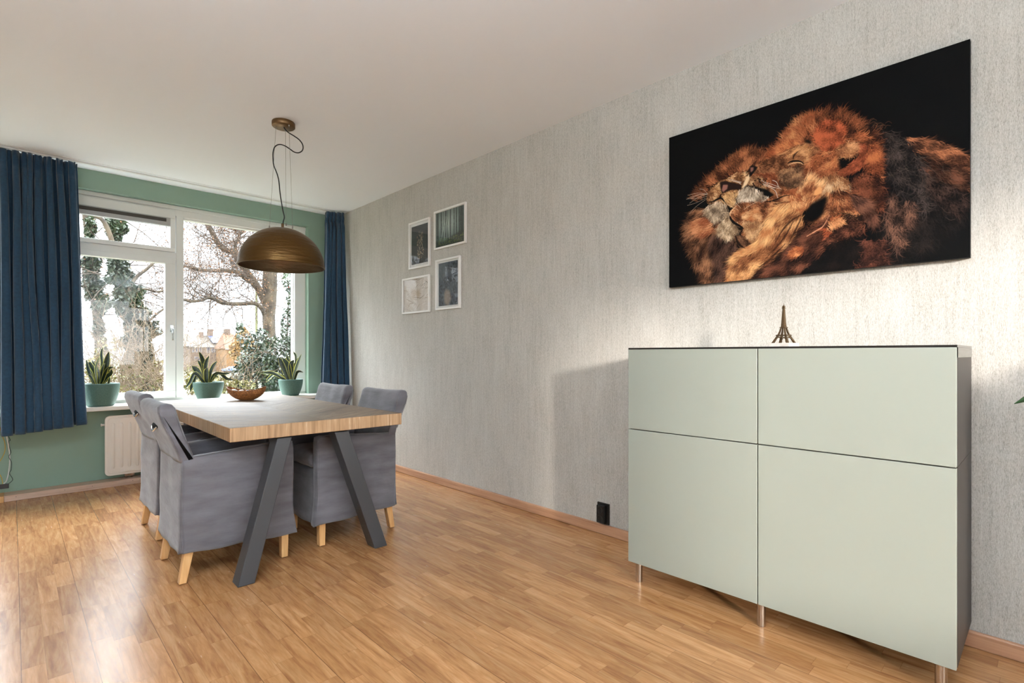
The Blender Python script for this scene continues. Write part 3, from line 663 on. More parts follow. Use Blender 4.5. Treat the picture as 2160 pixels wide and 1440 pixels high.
# ------------------------------------------------------------------ tower souvenir
tw = empty('tower_souvenir', (2.372, .792, ZT+.001), R(-8), 'small metal lattice tower figurine on a white marble plinth, standing on the cabinet', 'figurine')
b = MB(); b.box((-.044, -.044, 0), (.044, .044, .017)); b.build('plinth', M['marble'], tw, .0015)
b = MB(); S = .164
def hwid(z):                                                       # half width of the tower silhouette at height fraction z
    P = [(0, .030), (.06, .026), (.14, .0205), (.215, .0155), (.30, .0115), (.40, .0082), (.5, .0063), (.65, .0046), (.8, .0036), (.9, .0032)]
    P = [(z_, w_*1.18) for z_, w_ in P]
    for (a, wa), (c_, wc) in zip(P, P[1:]):
        if z <= c_: return wa+(wc-wa)*(z-a)/(c_-a)
    return P[-1][1]
z0 = .017
for sx in (-1, 1):
    for sy in (-1, 1):
        zs = [i*.05 for i in range(0, 9)]
        for i in range(len(zs)-1):
            a, c_ = zs[i], zs[i+1]; wa, wc = hwid(a), hwid(c_); ta, tc_ = (.0085-.010*a)*1.1, (.0085-.010*c_)*1.1
            q = lambda w_, t_, z: [(sx*w_, sy*w_, z0+z*S), (sx*(w_-t_), sy*w_, z0+z*S), (sx*(w_-t_), sy*(w_-t_), z0+z*S), (sx*w_, sy*(w_-t_), z0+z*S)]
            A_, B_ = q(wa, ta, a), q(wc, tc_, c_)
            if sx*sy < 0: A_, B_ = A_[::-1], B_[::-1]
            b.hexa(A_, B_)
for k in range(4):                                                 # arches and girders on the four faces
    Mr = Matrix.Rotation(R(90*k), 4, 'Z')
    vs = []; w0 = hwid(.14)*1.02
    n = 10
    for i in range(n+1):
        a = math.pi*i/n; x = -math.cos(a)*.0235*1.0; zt = .205*S
        w_ = hwid(0.02+0.12*math.sin(a))
        zi = .012*S+math.sin(a)*.135*S
        vs.append(Mr @ Vector((x, -hwid(zi/S)+.001, z0+zi))); vs.append(Mr @ Vector((x*.93, -hwid(.20)-.0015 if 0 else -hwid(max(.0, (zi+.02*S)/S))+.001, z0+min(zi+.028*S, zt))))
    b.add(vs, [(2*i, 2*i+2, 2*i+3, 2*i+1) for i in range(n)])
    for za, zb, kk in ((.185, .215, 1.1), (.39, .41, 1.15)):
        w_ = hwid(za)*kk; b.box((-w_, -w_, z0+za*S), (w_, -w_+.002, z0+zb*S), 0, Mr)
    for i in range(8):
        z_ = .42+i*.06; w_ = hwid(z_); w2 = hwid(z_+.06)
        b.tube([Mr @ Vector((-w_, -w_, z0+z_*S)), Mr @ Vector((w2, -w2, z0+(z_+.06)*S))], .0006, 4); b.tube([Mr @ Vector((w_, -w_, z0+z_*S)), Mr @ Vector((-w2, -w2, z0+(z_+.06)*S))], .0006, 4)
b.box((-hwid(.2)*1.12, -hwid(.2)*1.12, z0+.205*S), (hwid(.2)*1.12, hwid(.2)*1.12, z0+.217*S)); b.box((-hwid(.4)*1.3, -hwid(.4)*1.3, z0+.395*S), (hwid(.4)*1.3, hwid(.4)*1.3, z0+.412*S))
b.hexa([(-hwid(.40)*.86, -hwid(.40)*.86, z0+.40*S), (hwid(.40)*.86, -hwid(.40)*.86, z0+.40*S), (hwid(.40)*.86, hwid(.40)*.86, z0+.40*S), (-hwid(.40)*.86, hwid(.40)*.86, z0+.40*S)],
       [(-.0036, -.0036, z0+.90*S), (.0036, -.0036, z0+.90*S), (.0036, .0036, z0+.90*S), (-.0036, .0036, z0+.90*S)])
b.box((-.0056, -.0056, z0+.90*S), (.0056, .0056, z0+.915*S)); b.box((-.0042, -.0042, z0+.915*S), (.0042, .0042, z0+.945*S)); b.box((-.0052, -.0052, z0+.945*S), (.0052, .0052, z0+.955*S))
b.lathe([(.0044, z0+.955*S), (.003, z0+.975*S), (.0012, z0+.985*S), (.0004, z0+1.03*S)], (0, 0, 0), 12)
b.build('tower', M['antique'], tw)
# ------------------------------------------------------------------ wall socket
so_ = empty('wall_socket', (RX, 1.914, .128), 0, 'black double wall socket low on the wallpapered wall, left of the cabinet', 'socket')
b = MB(); b.box((-.010, -.044, -.064), (0, .044, .064)); b.build('cover_plate', M['blackplastic'], so_, .002)
b = MB(); b.box((-.038, -.026, -.053), (-.010, .030, .053)); 
o = b.build('outlet_block', M['blackplastic'], so_, .003)
for zz in (-.026, .026):
    b = MB(); Mr = Matrix.Translation((-.038, .002, zz)) @ Matrix.Rotation(R(-90), 4, 'Y')
    b.lathe([(.0205, .0), (.0215, .0015), (.0195, .0018), (.0185, .0008), (.0, .0008)], (0, 0, 0), 28)
    b.v = [tuple(Mr @ Vector(p)) for p in b.v]
    for yy in (-.0095, .0095): b.tube([(-.0395, .002+yy, zz), (-.0388, .002+yy, zz)], .0026, 8)
    b.build('outlet', M['blackplastic'], o)
# ------------------------------------------------------------------ pots with snake plants
def leaf_mesh(pts, w, fold=.35, face=Vector((-.69, -.72, .1)), mats=(0, 1)):
    P = spl(pts, 5); n = len(P); b = MB(); vs = []
    face = face.normalized()
    for i, p in enumerate(P):
        q = i/(n-1); d = (P[min(i+1, n-1)]-P[max(i-1, 0)]).normalized()
        side = d.cross(face); side = side.normalized() if side.length > .05 else Vector((CA, -SA, 0)); nrm = side.cross(d)
        prof_ = (.55+.45*math.sin(min(1, q/.5)*math.pi/2))*(1 if q < .55 else max(0.02, math.cos((q-.55)/.45*math.pi/2)**.75))
        hw_ = w*.5*prof_
        for s_ in (-1, -.82, -.3, 0, .3, .82, 1):
            vs.append(p+side*(s_*hw_)+nrm*(abs(s_)**1.5*hw_*fold))
        for s_ in (1, .82, .3, 0, -.3, -.82, -1):
            vs.append(p+side*(s_*hw_)+nrm*(abs(s_)**1.5*hw_*fold-.0022))
    for i in range(n-1):
        for k in range(14):
            a = i*14+k; c_ = i*14+(k+1) % 14
            b.f.append((a, c_, c_+14, a+14)); b.m.append(1 if k in (0, 5, 6, 7, 12, 13) else 0); b.sm.append(True)
    b.v = [tuple(v) for v in vs]
    return b
def snake(label, ctr, Rt, Rb, H, z0, leaves, f, name='potted_snake_plant', seed=0):
    rnd = random.Random(seed)
    t = empty(name, (ctr[0], ctr[1], z0), 0, label, 'plant', 'snake plants in teal pots on the window sill')
    pr_ = [(0, 0), (Rb*.9, 0), (Rb, .004)]
    for k in range(1, 15):
        q = k/14; pr_.append((Rb+(Rt-Rb)*math.sin(q*math.pi/2)**.85, .004+(H-.004)*q))
    pr_ += [(Rt-.003, H+.002), (Rt-.008, H), (Rt-.010, H-.03), (Rt-.03, H-.05)]
    b = MB(); b.lathe(pr_, (0, 0, 0), 64); b.build('pot', M['pot'], t)
    b = MB(); b.lathe([(0, H-.018), (Rt*.5, H-.014), (Rt-.011, H-.022)], (0, 0, 0), 32); b.build('soil', M['soil'], t)
    for i, (pl, w_) in enumerate(leaves):
        dz = rnd.uniform(-.045, .045); pts = []
        for k, (x, y) in enumerate(pl):
            q = k/(len(pl)-1); p = atf(170+x/4.596, 700+y/4.596, f+dz*(.3+q)); pts.append(p-Vector((ctr[0], ctr[1], z0)))
        pts[0].z = H-.022
        hr = math.hypot(pts[0].x, pts[0].y); lim = Rt*.62
        if hr > lim: pts[0].x *= lim/hr; pts[0].y *= lim/hr
        fc = Vector((-.69, -.72, .15))+Vector((rnd.uniform(-.5, .5), rnd.uniform(-.5, .5), rnd.uniform(-.1, .3)))
        leaf_mesh(pts, 1.35*w_*f/FPX/4.596, .35, fc).build('leaf', [M['leafdark'], M['leafedge']], t)
    return t
SZ = .681
def depth(x, y): return SA*x+CA*y
p1 = (.523, 5.425); p2 = (1.318, 5.45); p3 = (2.072, 5.45)
snake('snake plant with upright leaves in a teal pot on the sill beside the wide curtain', p1, .128, .088, .185, SZ, [
 ([(140,490),(90,400),(55,265)],26), ([(165,490),(140,390),(95,310),(75,300)],32), ([(170,490),(150,360),(185,235)],28), ([(180,490),(212,330),(206,210),(215,150)],26),
 ([(190,490),(250,330),(275,190)],46), ([(175,490),(215,380),(235,300)],42), ([(185,490),(240,400),(275,355),(318,335)],26), ([(195,490),(250,440),(295,400),(300,360)],32),
 ([(150,492),(110,440),(55,400)],20), ([(262,492),(280,470),(285,430)],20), ([(160,490),(130,330),(110,270)],20), ([(190,490),(225,400),(255,250)],34), ([(168,490),(130,410),(85,350)],34), ([(200,490),(262,430),(262,340)],34), ([(178,490),(185,400),(160,330)],36)], depth(*p1), seed=1)
snake('snake plant with spreading leaves in a teal pot at the middle of the sill', p2, .127, .082, .165, SZ, [
 ([(1220,465),(1190,300),(1150,190)],30), ([(1220,465),(1180,340),(1135,275)],28), ([(1230,465),(1215,330),(1245,230)],32), ([(1235,465),(1275,360),(1325,280)],36),
 ([(1210,465),(1140,385),(1080,330)],44), ([(1215,465),(1120,400),(1065,490),(1010,550)],34), ([(1210,465),(1130,430),(1080,520),(1065,580)],26), ([(1225,465),(1225,400),(1230,345)],46),
 ([(1240,465),(1300,405),(1400,405),(1460,395)],18), ([(1245,460),(1340,405),(1420,455),(1495,468)],22), ([(1240,465),(1290,430),(1340,440)],20), ([(1205,462),(1160,445),(1120,462)],24)], depth(*p2), seed=2)
snake('snake plant with broad leaves in a teal pot at the right end of the window', p3, .118, .078, .165, SZ, [
 ([(2020,435),(1960,330),(1920,240)],36), ([(2040,435),(2010,340),(1965,250)],50), ([(2050,435),(2100,330),(2140,215)],34), ([(2040,435),(2020,300),(2000,215)],26),
 ([(2055,435),(2040,330),(2070,270)],38), ([(2060,435),(2090,260),(2065,190)],20), ([(2010,435),(1870,400),(1740,400)],26), ([(2010,435),(1900,410),(1830,450),(1800,485)],28),
 ([(2070,435),(2100,392),(2160,390)],22), ([(2050,435),(2075,350),(2110,250)],30)], depth(*p3), seed=3)
# ------------------------------------------------------------------ wicker boat bowl and what lies in it
bc = Vector((1.288, 4.262, TZ))
bowl = empty('wicker_bowl', bc, -YAW+R(4), 'brown wicker boat-shaped bowl standing on the dining table', 'bowl')
def rimshape(a):                                                   # plan outline and rim height of the boat
    c_, s_ = math.cos(a), math.sin(a); rx = .142*(abs(c_)**1.0)*math.copysign(1, c_); ry = .078*math.copysign(abs(s_)**.9, s_)
    return rx, ry, .072+.030*abs(c_)**3
b = MB(); n, m_ = 72, 14
for side in (0, 1):
    vs = []
    for j in range(m_+1):
        q = j/m_
        for i in range(n):
            a = 2*math.pi*i/n; rx, ry, h = rimshape(a); k = .30+.70*math.sin(q*math.pi/2)**.9 if q > 0 else .30
            z = h*q**1.25; wv = .0013*math.sin(i*math.pi*2*30/n)*math.cos(j*math.pi)
            if side: vs.append((rx*k*.955, ry*k*.94, z+.005*(1-q)))
            else: vs.append((rx*k*(1+wv*8), ry*k*(1+wv*8), z))
    base = len(b.v); b.add(vs, [(j*n+i, j*n+(i+1) % n, (j+1)*n+(i+1) % n, (j+1)*n+i) for j in range(m_) for i in range(n)] + [tuple(range(n))], 0, True)
wb_ = b.build('body', M['wicker'], bowl)
b = MB(); pts = []
for i in range(n+1):
    rx, ry, h = rimshape(2*math.pi*i/n); pts.append((rx*.985, ry*.975, h))
b.tube(pts, .0042, 8, cap=False); b.build('rim', M['wicker'], bowl)
Mb = Matrix.Translation(bc) @ Matrix.Rotation(-YAW+R(4), 4, 'Z')
for i, (lx_, ly_, lz_, sx_, m_n, lab) in enumerate([(-.090, -.010, .058, (.031, .027, .027), 'shell', 'speckled white stone at the left end of the wicker bowl'), (-.030, -.018, .054, (.030, .026, .026), 'shell', 'rounded white stone next to the leftmost one in the wicker bowl'),
      (.046, .012, .052, (.026, .022, .020), 'shell', 'small pale stone near the middle of the wicker bowl, behind the dark one'), (.004, .010, .056, (.024, .021, .021), 'darkball', 'dark brown cone in the middle of the wicker bowl')]):
    b = MB(); pr_ = [(math.sin(R(180)*k/14)*(1-.12*math.cos(R(180)*k/14)), -math.cos(R(180)*k/14)) for k in range(15)]
    b.lathe([(r_, z) for r_, z in pr_], (0, 0, 0), 24); p = Mb @ Vector((lx_, ly_, lz_))
    rot = Matrix.Rotation(.5+i, 4, 'Z')
    b.v = [tuple(rot @ Vector((x*sx_[1], y*sx_[2], z*sx_[0]))) for x, y, z in b.v]
    b.v = [(x, z, y) for x, y, z in b.v]
    b.v = [tuple(wr(Vector(q), i, .0014, 40)) for q in b.v]
    if m_n == 'darkball': b.v = [tuple(Vector(q)*(1+.10*math.sin(40*q[0])*math.sin(40*q[1]))) for q in b.v]
    o = b.build('stone' if m_n == 'shell' else 'pine_cone', M[m_n]); o.location = p; o.rotation_euler = (0, 0, -YAW); tag(o, lab, 'stone' if m_n == 'shell' else 'cone', 'things lying in the wicker bowl' if m_n == 'shell' else None)
# ------------------------------------------------------------------ cables at the left edge
def cable(pts, r_, m, lab, cat='cable'):
    b = MB(); b.tube(spl(pts, 6), r_, 8); o = b.build('cable', m); return tag(o, lab, cat)
k = 330/2160
def cp_(x, y, Y): return at(x*k, 880+y*k, Y)
cable([cp_(-40, 200, 5.34)+Vector((0,0,.1)), cp_(30, 250, 5.44), cp_(66, 350, 5.5), cp_(66, 470, 5.51), cp_(10, 590, 5.5), cp_(-60, 680, 5.48), cp_(-20, 760, 5.47), cp_(20, 830, 5.45), cp_(40, 925, 5.44)], .0022, M['yellow'], 'thin yellow cable looping below the wide curtain')
cable([cp_(85, 120, 5.45), cp_(92, 260, 5.47), cp_(118, 400, 5.5), cp_(135, 560, 5.51), cp_(122, 740, 5.5), cp_(90, 870, 5.47), cp_(45, 925, 5.44)], .0036, M['whitecable'], 'white cable hanging down the green wall below the wide curtain')
cable([cp_(105, 120, 5.46), cp_(115, 250, 5.47), cp_(142, 315, 5.48), cp_(122, 325, 5.49), cp_(128, 400, 5.5), cp_(150, 480, 5.5), cp_(122, 545, 5.505), cp_(158, 620, 5.5), cp_(155, 720, 5.5), cp_(132, 775, 5.5), cp_(175, 860, 5.48), cp_(105, 925, 5.44)], .0016, M['cord'], 'thin crinkled black cable beside the white cable')
q0 = cp_(40, 955, 5.43); b = MB(); b.box((q0.x-.045, q0.y-.012, q0.z-.016), (q0.x+.032, q0.y+.012, q0.z+.018)); ad = b.build('cable_coupler', M['blackplastic'], None, .003); tag(ad, 'small black cable coupler hanging by the skirting board at the left edge', 'adapter')
# ------------------------------------------------------------------ house plant just outside the frame on the right; one leaf tip reaches in
hp = empty('potted_palm', (2.25, -.62, 0), 0, 'green-leaved floor plant at the right edge, only one leaf tip showing', 'plant')
b = MB(); b.lathe([(0, 0), (.12, 0), (.16, .28), (.165, .30), (.15, .30), (.145, .26), (0, .25)], (0, 0, 0), 40); b.build('pot', M['pot'], hp)
b = MB(); b.tube([(0, 0, .25), (.02, .01, .6), (.0, .02, .95)], [.02, .016, .012], 10); b.build('stem', M['legwood'], hp)
rnd = random.Random(4)
tip = atx(2139, 851, 2.30)-Vector((2.25, -.62, 0))
specs = [[Vector((0, .02, .92)), Vector((.02, .28, 1.12)), (tip+Vector((0,-.09,.045))), tip]]
for i in range(15):
    a = rnd.uniform(0, 6.28); L = rnd.uniform(.3, .5); zz = rnd.uniform(.6, .95); up = rnd.uniform(.05, .5)
    d_ = Vector((math.cos(a)*.6, math.sin(a)*.75, 0))
    if d_.y > .1: L *= .55
    if d_.x > 0: d_.x *= .5
    specs.append([Vector((0, .02, zz)), Vector((0, .02, zz))+d_*L*.5+Vector((0, 0, up*.6)), Vector((0, .02, zz))+d_*L+Vector((0, 0, up*.55))])
for i, s_ in enumerate(specs):
    leaf_mesh(s_, .036 if i == 0 else .055, .25, Vector((-.5, -.3, .8))).build('leaf', [M['palmleaf'], M['palmleaf']], hp)

# ------------------------------------------------------------------ unseen shelf unit added behind the camera on the right; its bulk keeps the low sun off the foot of the wall
bk = empty('sun_blocker', (2.21, -1.30, 0), 0, 'unseen low white shelf unit added behind the camera to block the low sun', 'sun_blocker')
b = MB(); b.box((-.42, -.30, 0), (-.40, .30, 1.16)); b.box((.38, -.30, 0), (.40, .30, 1.16)); b.box((-.40, .28, 0), (.38, .30, 1.14)); b.build('case', M['white'], bk, .002)
for z in (.02, .40, .78, 1.14): b = MB(); b.box((-.40, -.30, z), (.38, .28, z+.02)); b.build('shelf', M['white'], bk, .002)
# ------------------------------------------------------------------ printed pictures: colour held per vertex of a fine grid
class Paint:
    def __init__(s, W, H, bg, seed=0): s.W, s.H = W, H; s.a = np.zeros((H, W, 3)); s.a[:] = np.array(srgb(*bg)[:3]); s.r = np.random.default_rng(seed)
    def splat(s, X, Y, col, al):                                   # bilinear alpha splat
        xi = np.floor(X).astype(int); yi = np.floor(Y).astype(int); fx = X-xi; fy = Y-yi
        for dx, dy, wt in ((0, 0, (1-fx)*(1-fy)), (1, 0, fx*(1-fy)), (0, 1, (1-fx)*fy), (1, 1, fx*fy)):
            x, y = xi+dx, yi+dy; ok = (x >= 0) & (x < s.W) & (y >= 0) & (y < s.H)
            w_ = (wt*al*1.25).clip(0, 1)[ok, None]; s.a[y[ok], x[ok]] = s.a[y[ok], x[ok]]*(1-w_)+col[ok]*w_
    def strokes(s, P, D, L, curl, col, al=.8, th=1.0):
        # P (n,2) starts, D (n) angles, L (n) lengths, curl (n) change of angle, col (n,3)
        n = len(P); steps = int(max(2, L.max()*1.3)); X = P[:, 0].copy(); Y = P[:, 1].copy(); A = D.copy()
        for k in range(steps):
            q = k/steps; a_ = al*(np.minimum(1, (1-q)*1.6))*np.minimum(1, q*6+.3)
            s.splat(X, Y, col, np.full(n, 1.0)*a_)
            if th > 1: s.splat(X+np.sin(A)*.8, Y-np.cos(A)*.8, col, np.full(n, .8)*a_)
            X += np.cos(A)*L/steps; Y += np.sin(A)*L/steps; A = A+curl/steps
    def poly_mask(s, pts):
        yy, xx = np.mgrid[0:s.H, 0:s.W]; m = np.zeros((s.H, s.W), bool); n = len(pts)
        for i in range(n):
            x0, y0 = pts[i]; x1, y1 = pts[(i+1) % n]
            if y0 == y1: continue
            c_ = ((yy >= min(y0, y1)) & (yy < max(y0, y1))) & (xx < x0+(yy-y0)*(x1-x0)/(y1-y0)); m ^= c_
        return m
    def blur(s, m, k):
        m = m.astype(float)
        for _ in range(2):
            c_ = np.cumsum(np.pad(m, ((k+1, k), (0, 0)), 'edge'), 0); m = (c_[2*k+1:]-c_[:-2*k-1])/(2*k+1)
            c_ = np.cumsum(np.pad(m, ((0, 0), (k+1, k)), 'edge'), 1); m = (c_[:, 2*k+1:]-c_[:, :-2*k-1])/(2*k+1)
        return m
    def fill(s, pts, col, soft=2, al=1):
        m = s.blur(s.poly_mask(pts), soft)[..., None]*al; s.a = s.a*(1-m)+np.array(srgb(*col)[:3])*m
    def line(s, pts, w, col, al=1, taper=True):
        P = np.array([tuple(p)[:2] for p in spl([(x, y, 0) for x, y in pts], 24)]); n = len(P)
        for off in (np.arange(-w/2, w/2+.01, .5) if w > 1.5 else (0.,)):
            for i in range(n-1):
                q = i/n; k = (math.sin(math.pi*min(1, q*1.0+.08)) if taper else 1)
                if abs(off) > w/2*k+.26: continue
                d = P[i+1]-P[i]; L = np.hypot(*d); nn = np.array([-d[1], d[0]])/(L+1e-9); m = max(1, int(L*2))
                t = np.arange(m)/m; X = P[i, 0]+d[0]*t+nn[0]*off; Y = P[i, 1]+d[1]*t+nn[1]*off
                s.splat(X, Y, np.tile(np.array(srgb(*col)[:3]), (m, 1)), np.full(m, al*.8))
def paint_plane(name, P, y0, y1, z0, z1, x, mat_, parent, off):
    # picture on the plane of the right wall: column 0 is at y1 (further from the camera), row 0 at z1 (top)
    H, W = P.a.shape[:2]; me = bpy.data.meshes.new(name)
    ys = np.linspace(y1, y0, W); zs = np.linspace(z1, z0, H); YY, ZZ = np.meshgrid(ys, zs)
    co = np.stack([np.full(YY.shape, x), YY, ZZ], -1).reshape(-1, 3)-np.array(off)
    idx = np.arange(H*W).reshape(H, W); q = np.stack([idx[:-1, :-1], idx[1:, :-1], idx[1:, 1:], idx[:-1, 1:]], -1).reshape(-1, 4)
    me.vertices.add(H*W); me.vertices.foreach_set('co', co.ravel()); me.loops.add(q.size); me.loops.foreach_set('vertex_index', q.ravel())
    me.polygons.add(len(q)); me.polygons.foreach_set('loop_start', np.arange(0, q.size, 4)); me.polygons.foreach_set('loop_total', np.full(len(q), 4))
    me.update(calc_edges=True)
    ca = me.color_attributes.new('paint', 'FLOAT_COLOR', 'POINT'); ca.data.foreach_set('color', np.concatenate([P.a.clip(0, 1), np.ones((H, W, 1))], -1).ravel())
    me.materials.append(mat_); o = bpy.data.objects.new(name, me); C.objects.link(o); o.parent = parent; return o
# --- lions on black canvas
cy0, cy1, cz0, cz1, cxf = .212, 1.456, 1.474, 2.296, RX-.030
W_, H_ = 760, 500
L = Paint(W_, H_, (5, 5, 6), 7)
def cv(p):                                                         # from the close-up of the photo (2.667x) to the canvas grid
    q = atx(1400+p[0]*.375, 80+p[1]*.375, cxf); return ((cy1-q.y)/(cy1-cy0)*(W_-1), (cz1-q.z)/(cz1-cz0)*(H_-1))
A1 = lambda p: (105+p[0]*.3704, 400+p[1]*.3704)                    # detail crops -> close-up coordinates
A2 = lambda p: (106.7+p[0]*.3704, 853.3+p[1]*.3704)
A3 = lambda p: (800+p[0]*.4444, 373.3+p[1]*.4444)
A4 = lambda p: (800+p[0]*.4444, 800+p[1]*.4444)
def fur(region, guides, cols, n, ln=(14, 30), al=.75, jit=.22, curl=.5, th=1.0, out=0, order=None, sc=3.2):
    # region: polygon in close-up coordinates; guides: (x, y, angle of the hair) samples; cols: palette dark -> light
    R_ = np.array([cv(p) for p in region]); mk = L.poly_mask([tuple(p) for p in R_]); ys, xs = np.nonzero(mk)
    if not len(xs): return
    k = L.r.integers(0, len(xs), n); P = np.stack([xs[k], ys[k]], 1)+L.r.normal(0, sc, (n, 2))
    G = []
    for gx, gy, ga in guides:
        a = cv((gx, gy)); c_ = cv((gx+20*math.cos(R(ga)), gy+20*math.sin(R(ga)))); d = np.array(c_)-np.array(a); d /= np.hypot(*d); G.append((a[0], a[1], d[0], d[1]))
    G = np.array(G); D2 = (P[:, None, 0]-G[None, :, 0])**2+(P[:, None, 1]-G[None, :, 1])**2; wt = 1/(D2+60)**1.6
    dx = (wt*G[None, :, 2]).sum(1); dy = (wt*G[None, :, 3]).sum(1); A = np.arctan2(dy, dx)+L.r.normal(0, jit, n)
    cl = np.array([srgb(*c_)[:3] for c_ in cols]); 
    # tufts: low-frequency noise picks the tone
    tn = np.array([noise.noise(Vector((x*.045-y*.02, y*.045+x*.012, len(region)*1.7+n*.001)))+.55*noise.noise(Vector((x*.16, y*.16, 3.1))) for x, y in P])
    t = ((tn*1.15+.46)+L.r.normal(0, .17, n)).clip(0, .999)*(len(cl)-1); i = t.astype(int); f = (t-i)[:, None]; col = cl[i]*(1-f)+cl[np.minimum(i+1, len(cl)-1)]*f; dk = (L.r.random(n) < .22) & (t < .62*len(cl)); col[dk] = cl[0]*.45
    L.strokes(P, A, L.r.uniform(ln[0], ln[1], n), L.r.normal(0, curl, n), col, al, th)
DK = (14, 9, 7); BR = (58, 28, 15); OR = (150, 74, 34); OL = (196, 112, 54); TN = (206, 150, 96); CRM = (222, 188, 150); RB = (120, 50, 22); RO = (184, 82, 34); GR = (60, 50, 47); PK = (92, 58, 48)
# dark back and mane of the big lion
fur([(1080,470),(1180,470),(1260,545),(1420,560),(1560,600),(1730,690),(1735,900),(1600,1100),(1420,1200),(1260,1290),(1180,1000),(1160,800),(1200,650)], [(1200,560,40),(1400,700,48),(1300,900,75),(1500,900,45),(1300,1100,95),(1650,800,20),(1560,650,18)], [DK, (20,16,15), (34,28,27), (48,38,34)], 5200, (18, 40), .5, .35, 1.2)
fur([(1360,560),(1480,570),(1600,620),(1730,690),(1730,760),(1600,720),(1480,660),(1400,620)], [(1400,590,15),(1550,640,18),(1700,720,12)], [BR, (110,66,42), (160,98,60), (206,130,82)], 1600, (14, 30), .6, .22)
fur([(1440,650),(1600,720),(1730,760),(1730,850),(1640,840),(1520,790),(1440,720)], [(1500,720,25),(1650,780,12)], [DK, BR, (96,60,42), (130,80,54)], 1100, (14, 34), .5, .25)
fur([(1180,520),(1300,540),(1420,640),(1480,760),(1540,900),(1440,1000),(1330,880),(1260,760),(1200,640)], [(1250,600,40),(1350,720,50),(1450,850,60),(1480,950,65)], [(20,17,16), (44,37,36), (68,58,56), (96,80,74)], 1500, (16, 44), .45, .3, 1.5)
fur([(1460,760),(1600,820),(1700,900),(1660,1000),(1560,960),(1480,860)], [(1550,850,45),(1620,930,40)], [DK, (50,36,32), (92,66,56)], 700, (14, 30), .4, .3, 1.2)
for cx_, cy_ in ((1290,940),(1320,1000),(1330,1080),(1380,1000),(1310,1120),(1390,980),(1265,1030)):
    fur([(cx_-22,cy_-70),(cx_+18,cy_-70),(cx_+22,cy_+60),(cx_-10,cy_+70)], [(cx_,cy_,88)], [(40,28,24), (96,66,54), (140,98,76)], 120, (16, 34), .55, .25, 1.2)
# crown of the big lion
fur([(560,690),(600,640),(680,580),(740,500),(800,450),(900,430),(1000,440),(1070,480),(1150,530),(1190,600),(1150,640),(1020,600),(900,640),(800,640),(700,640),(620,690)], [(600,650,-150),(700,570,-140),(780,480,-125),(900,430,-95),(1000,440,-75),(1100,500,-50),(1180,560,-10),(900,560,-110),(760,600,-150)], [(50,26,15), (96,46,22), (150,80,40), (178,104,58)], 5200, (16, 36), .65, .3, .8)
fur([(860,500),(960,470),(1010,520),(1000,640),(930,680),(870,640),(850,560)], [(930,560,-60),(900,620,-120),(980,600,-30)], [(70,34,18), RB, (150,66,28), (196,96,46)], 2600, (8, 20), .7, .7, 1.4)
fur([(680,560),(760,480),(840,440),(860,500),(800,560),(720,620)], [(740,540,-140),(820,470,-115)], [OR, (176,102,54), (206,140,86)], 1400, (14, 30), .55, .2)
fur([(560,690),(640,620),(720,590),(790,600),(720,640),(640,680)], [(600,670,-170),(700,620,-160)], [OR, OL, (214,136,80)], 1100, (12, 26), .6, .2)
fur([(1010,560),(1090,540),(1180,580),(1200,640),(1210,780),(1170,800),(1150,700),(1150,620),(1080,590),(1020,600)], [(1050,560,-15),(1150,600,20),(1190,700,70)], [(70,34,18), OR, OL, (210,128,74)], 1700, (12, 28), .65, .35, 1.0)
# cheek and face of the big lion
face = [(440,800),(470,770),(500,720),(560,690),(640,660),(720,620),(800,590),(870,620),(900,700),(880,800),(820,860),(740,880),(640,900),(600,870),(540,830),(470,820)]
L.fill([cv(p) for p in face], (118, 66, 34), 4)
fur(face, [(500,760,20),(600,720,10),(700,660,0),(820,640,20),(640,800,60),(760,780,75),(860,720,40)], [(70,38,20), (112,66,36), (150,94,54), (178,120,74)], 7000, (5, 12), .6, .45, .6)
fur([(660,740),(800,720),(830,800),(780,850),(700,840),(650,790)], [(740,780,80)], [(84,58,40), (128,92,62), (170,128,88)], 2600, (4, 9), .6, .6)
fur([(700,640),(790,600),(830,640),(800,700),(740,700),(690,680)], [(740,650,-20)], [(130,80,42), (184,122,70), (214,158,104)], 1500, (6, 14), .6, .3)
fur([(490,770),(620,760),(640,830),(560,830),(480,800)], [(560,790,50)], [RB, (150,78,36), (190,112,58)], 1500, (5, 11), .6, .4)
fur([(820,700),(900,640),(1000,640),(1010,760),(960,800),(840,820)], [(900,720,150),(960,700,150),(880,780,130)], [(110,52,24), OR, OL, (222,150,92)], 2600, (14, 34), .65, .3, .9)
fur([(740,860),(840,800),(960,760),(1030,790),(1055,860),(1050,960),(960,950),(900,900),(860,920),(780,940)], [(800,860,110),(930,800,80),(1020,880,95),(960,900,60)], [(130,80,44), (180,122,72), (206,154,102), CRM], 3600, (12, 26), .6, .25, .6)
fur([(640,880),(740,850),(800,860),(770,900),(680,900)], [(700,880,-10)], [BR, OR, OL], 900, (8, 16), .6, .4)
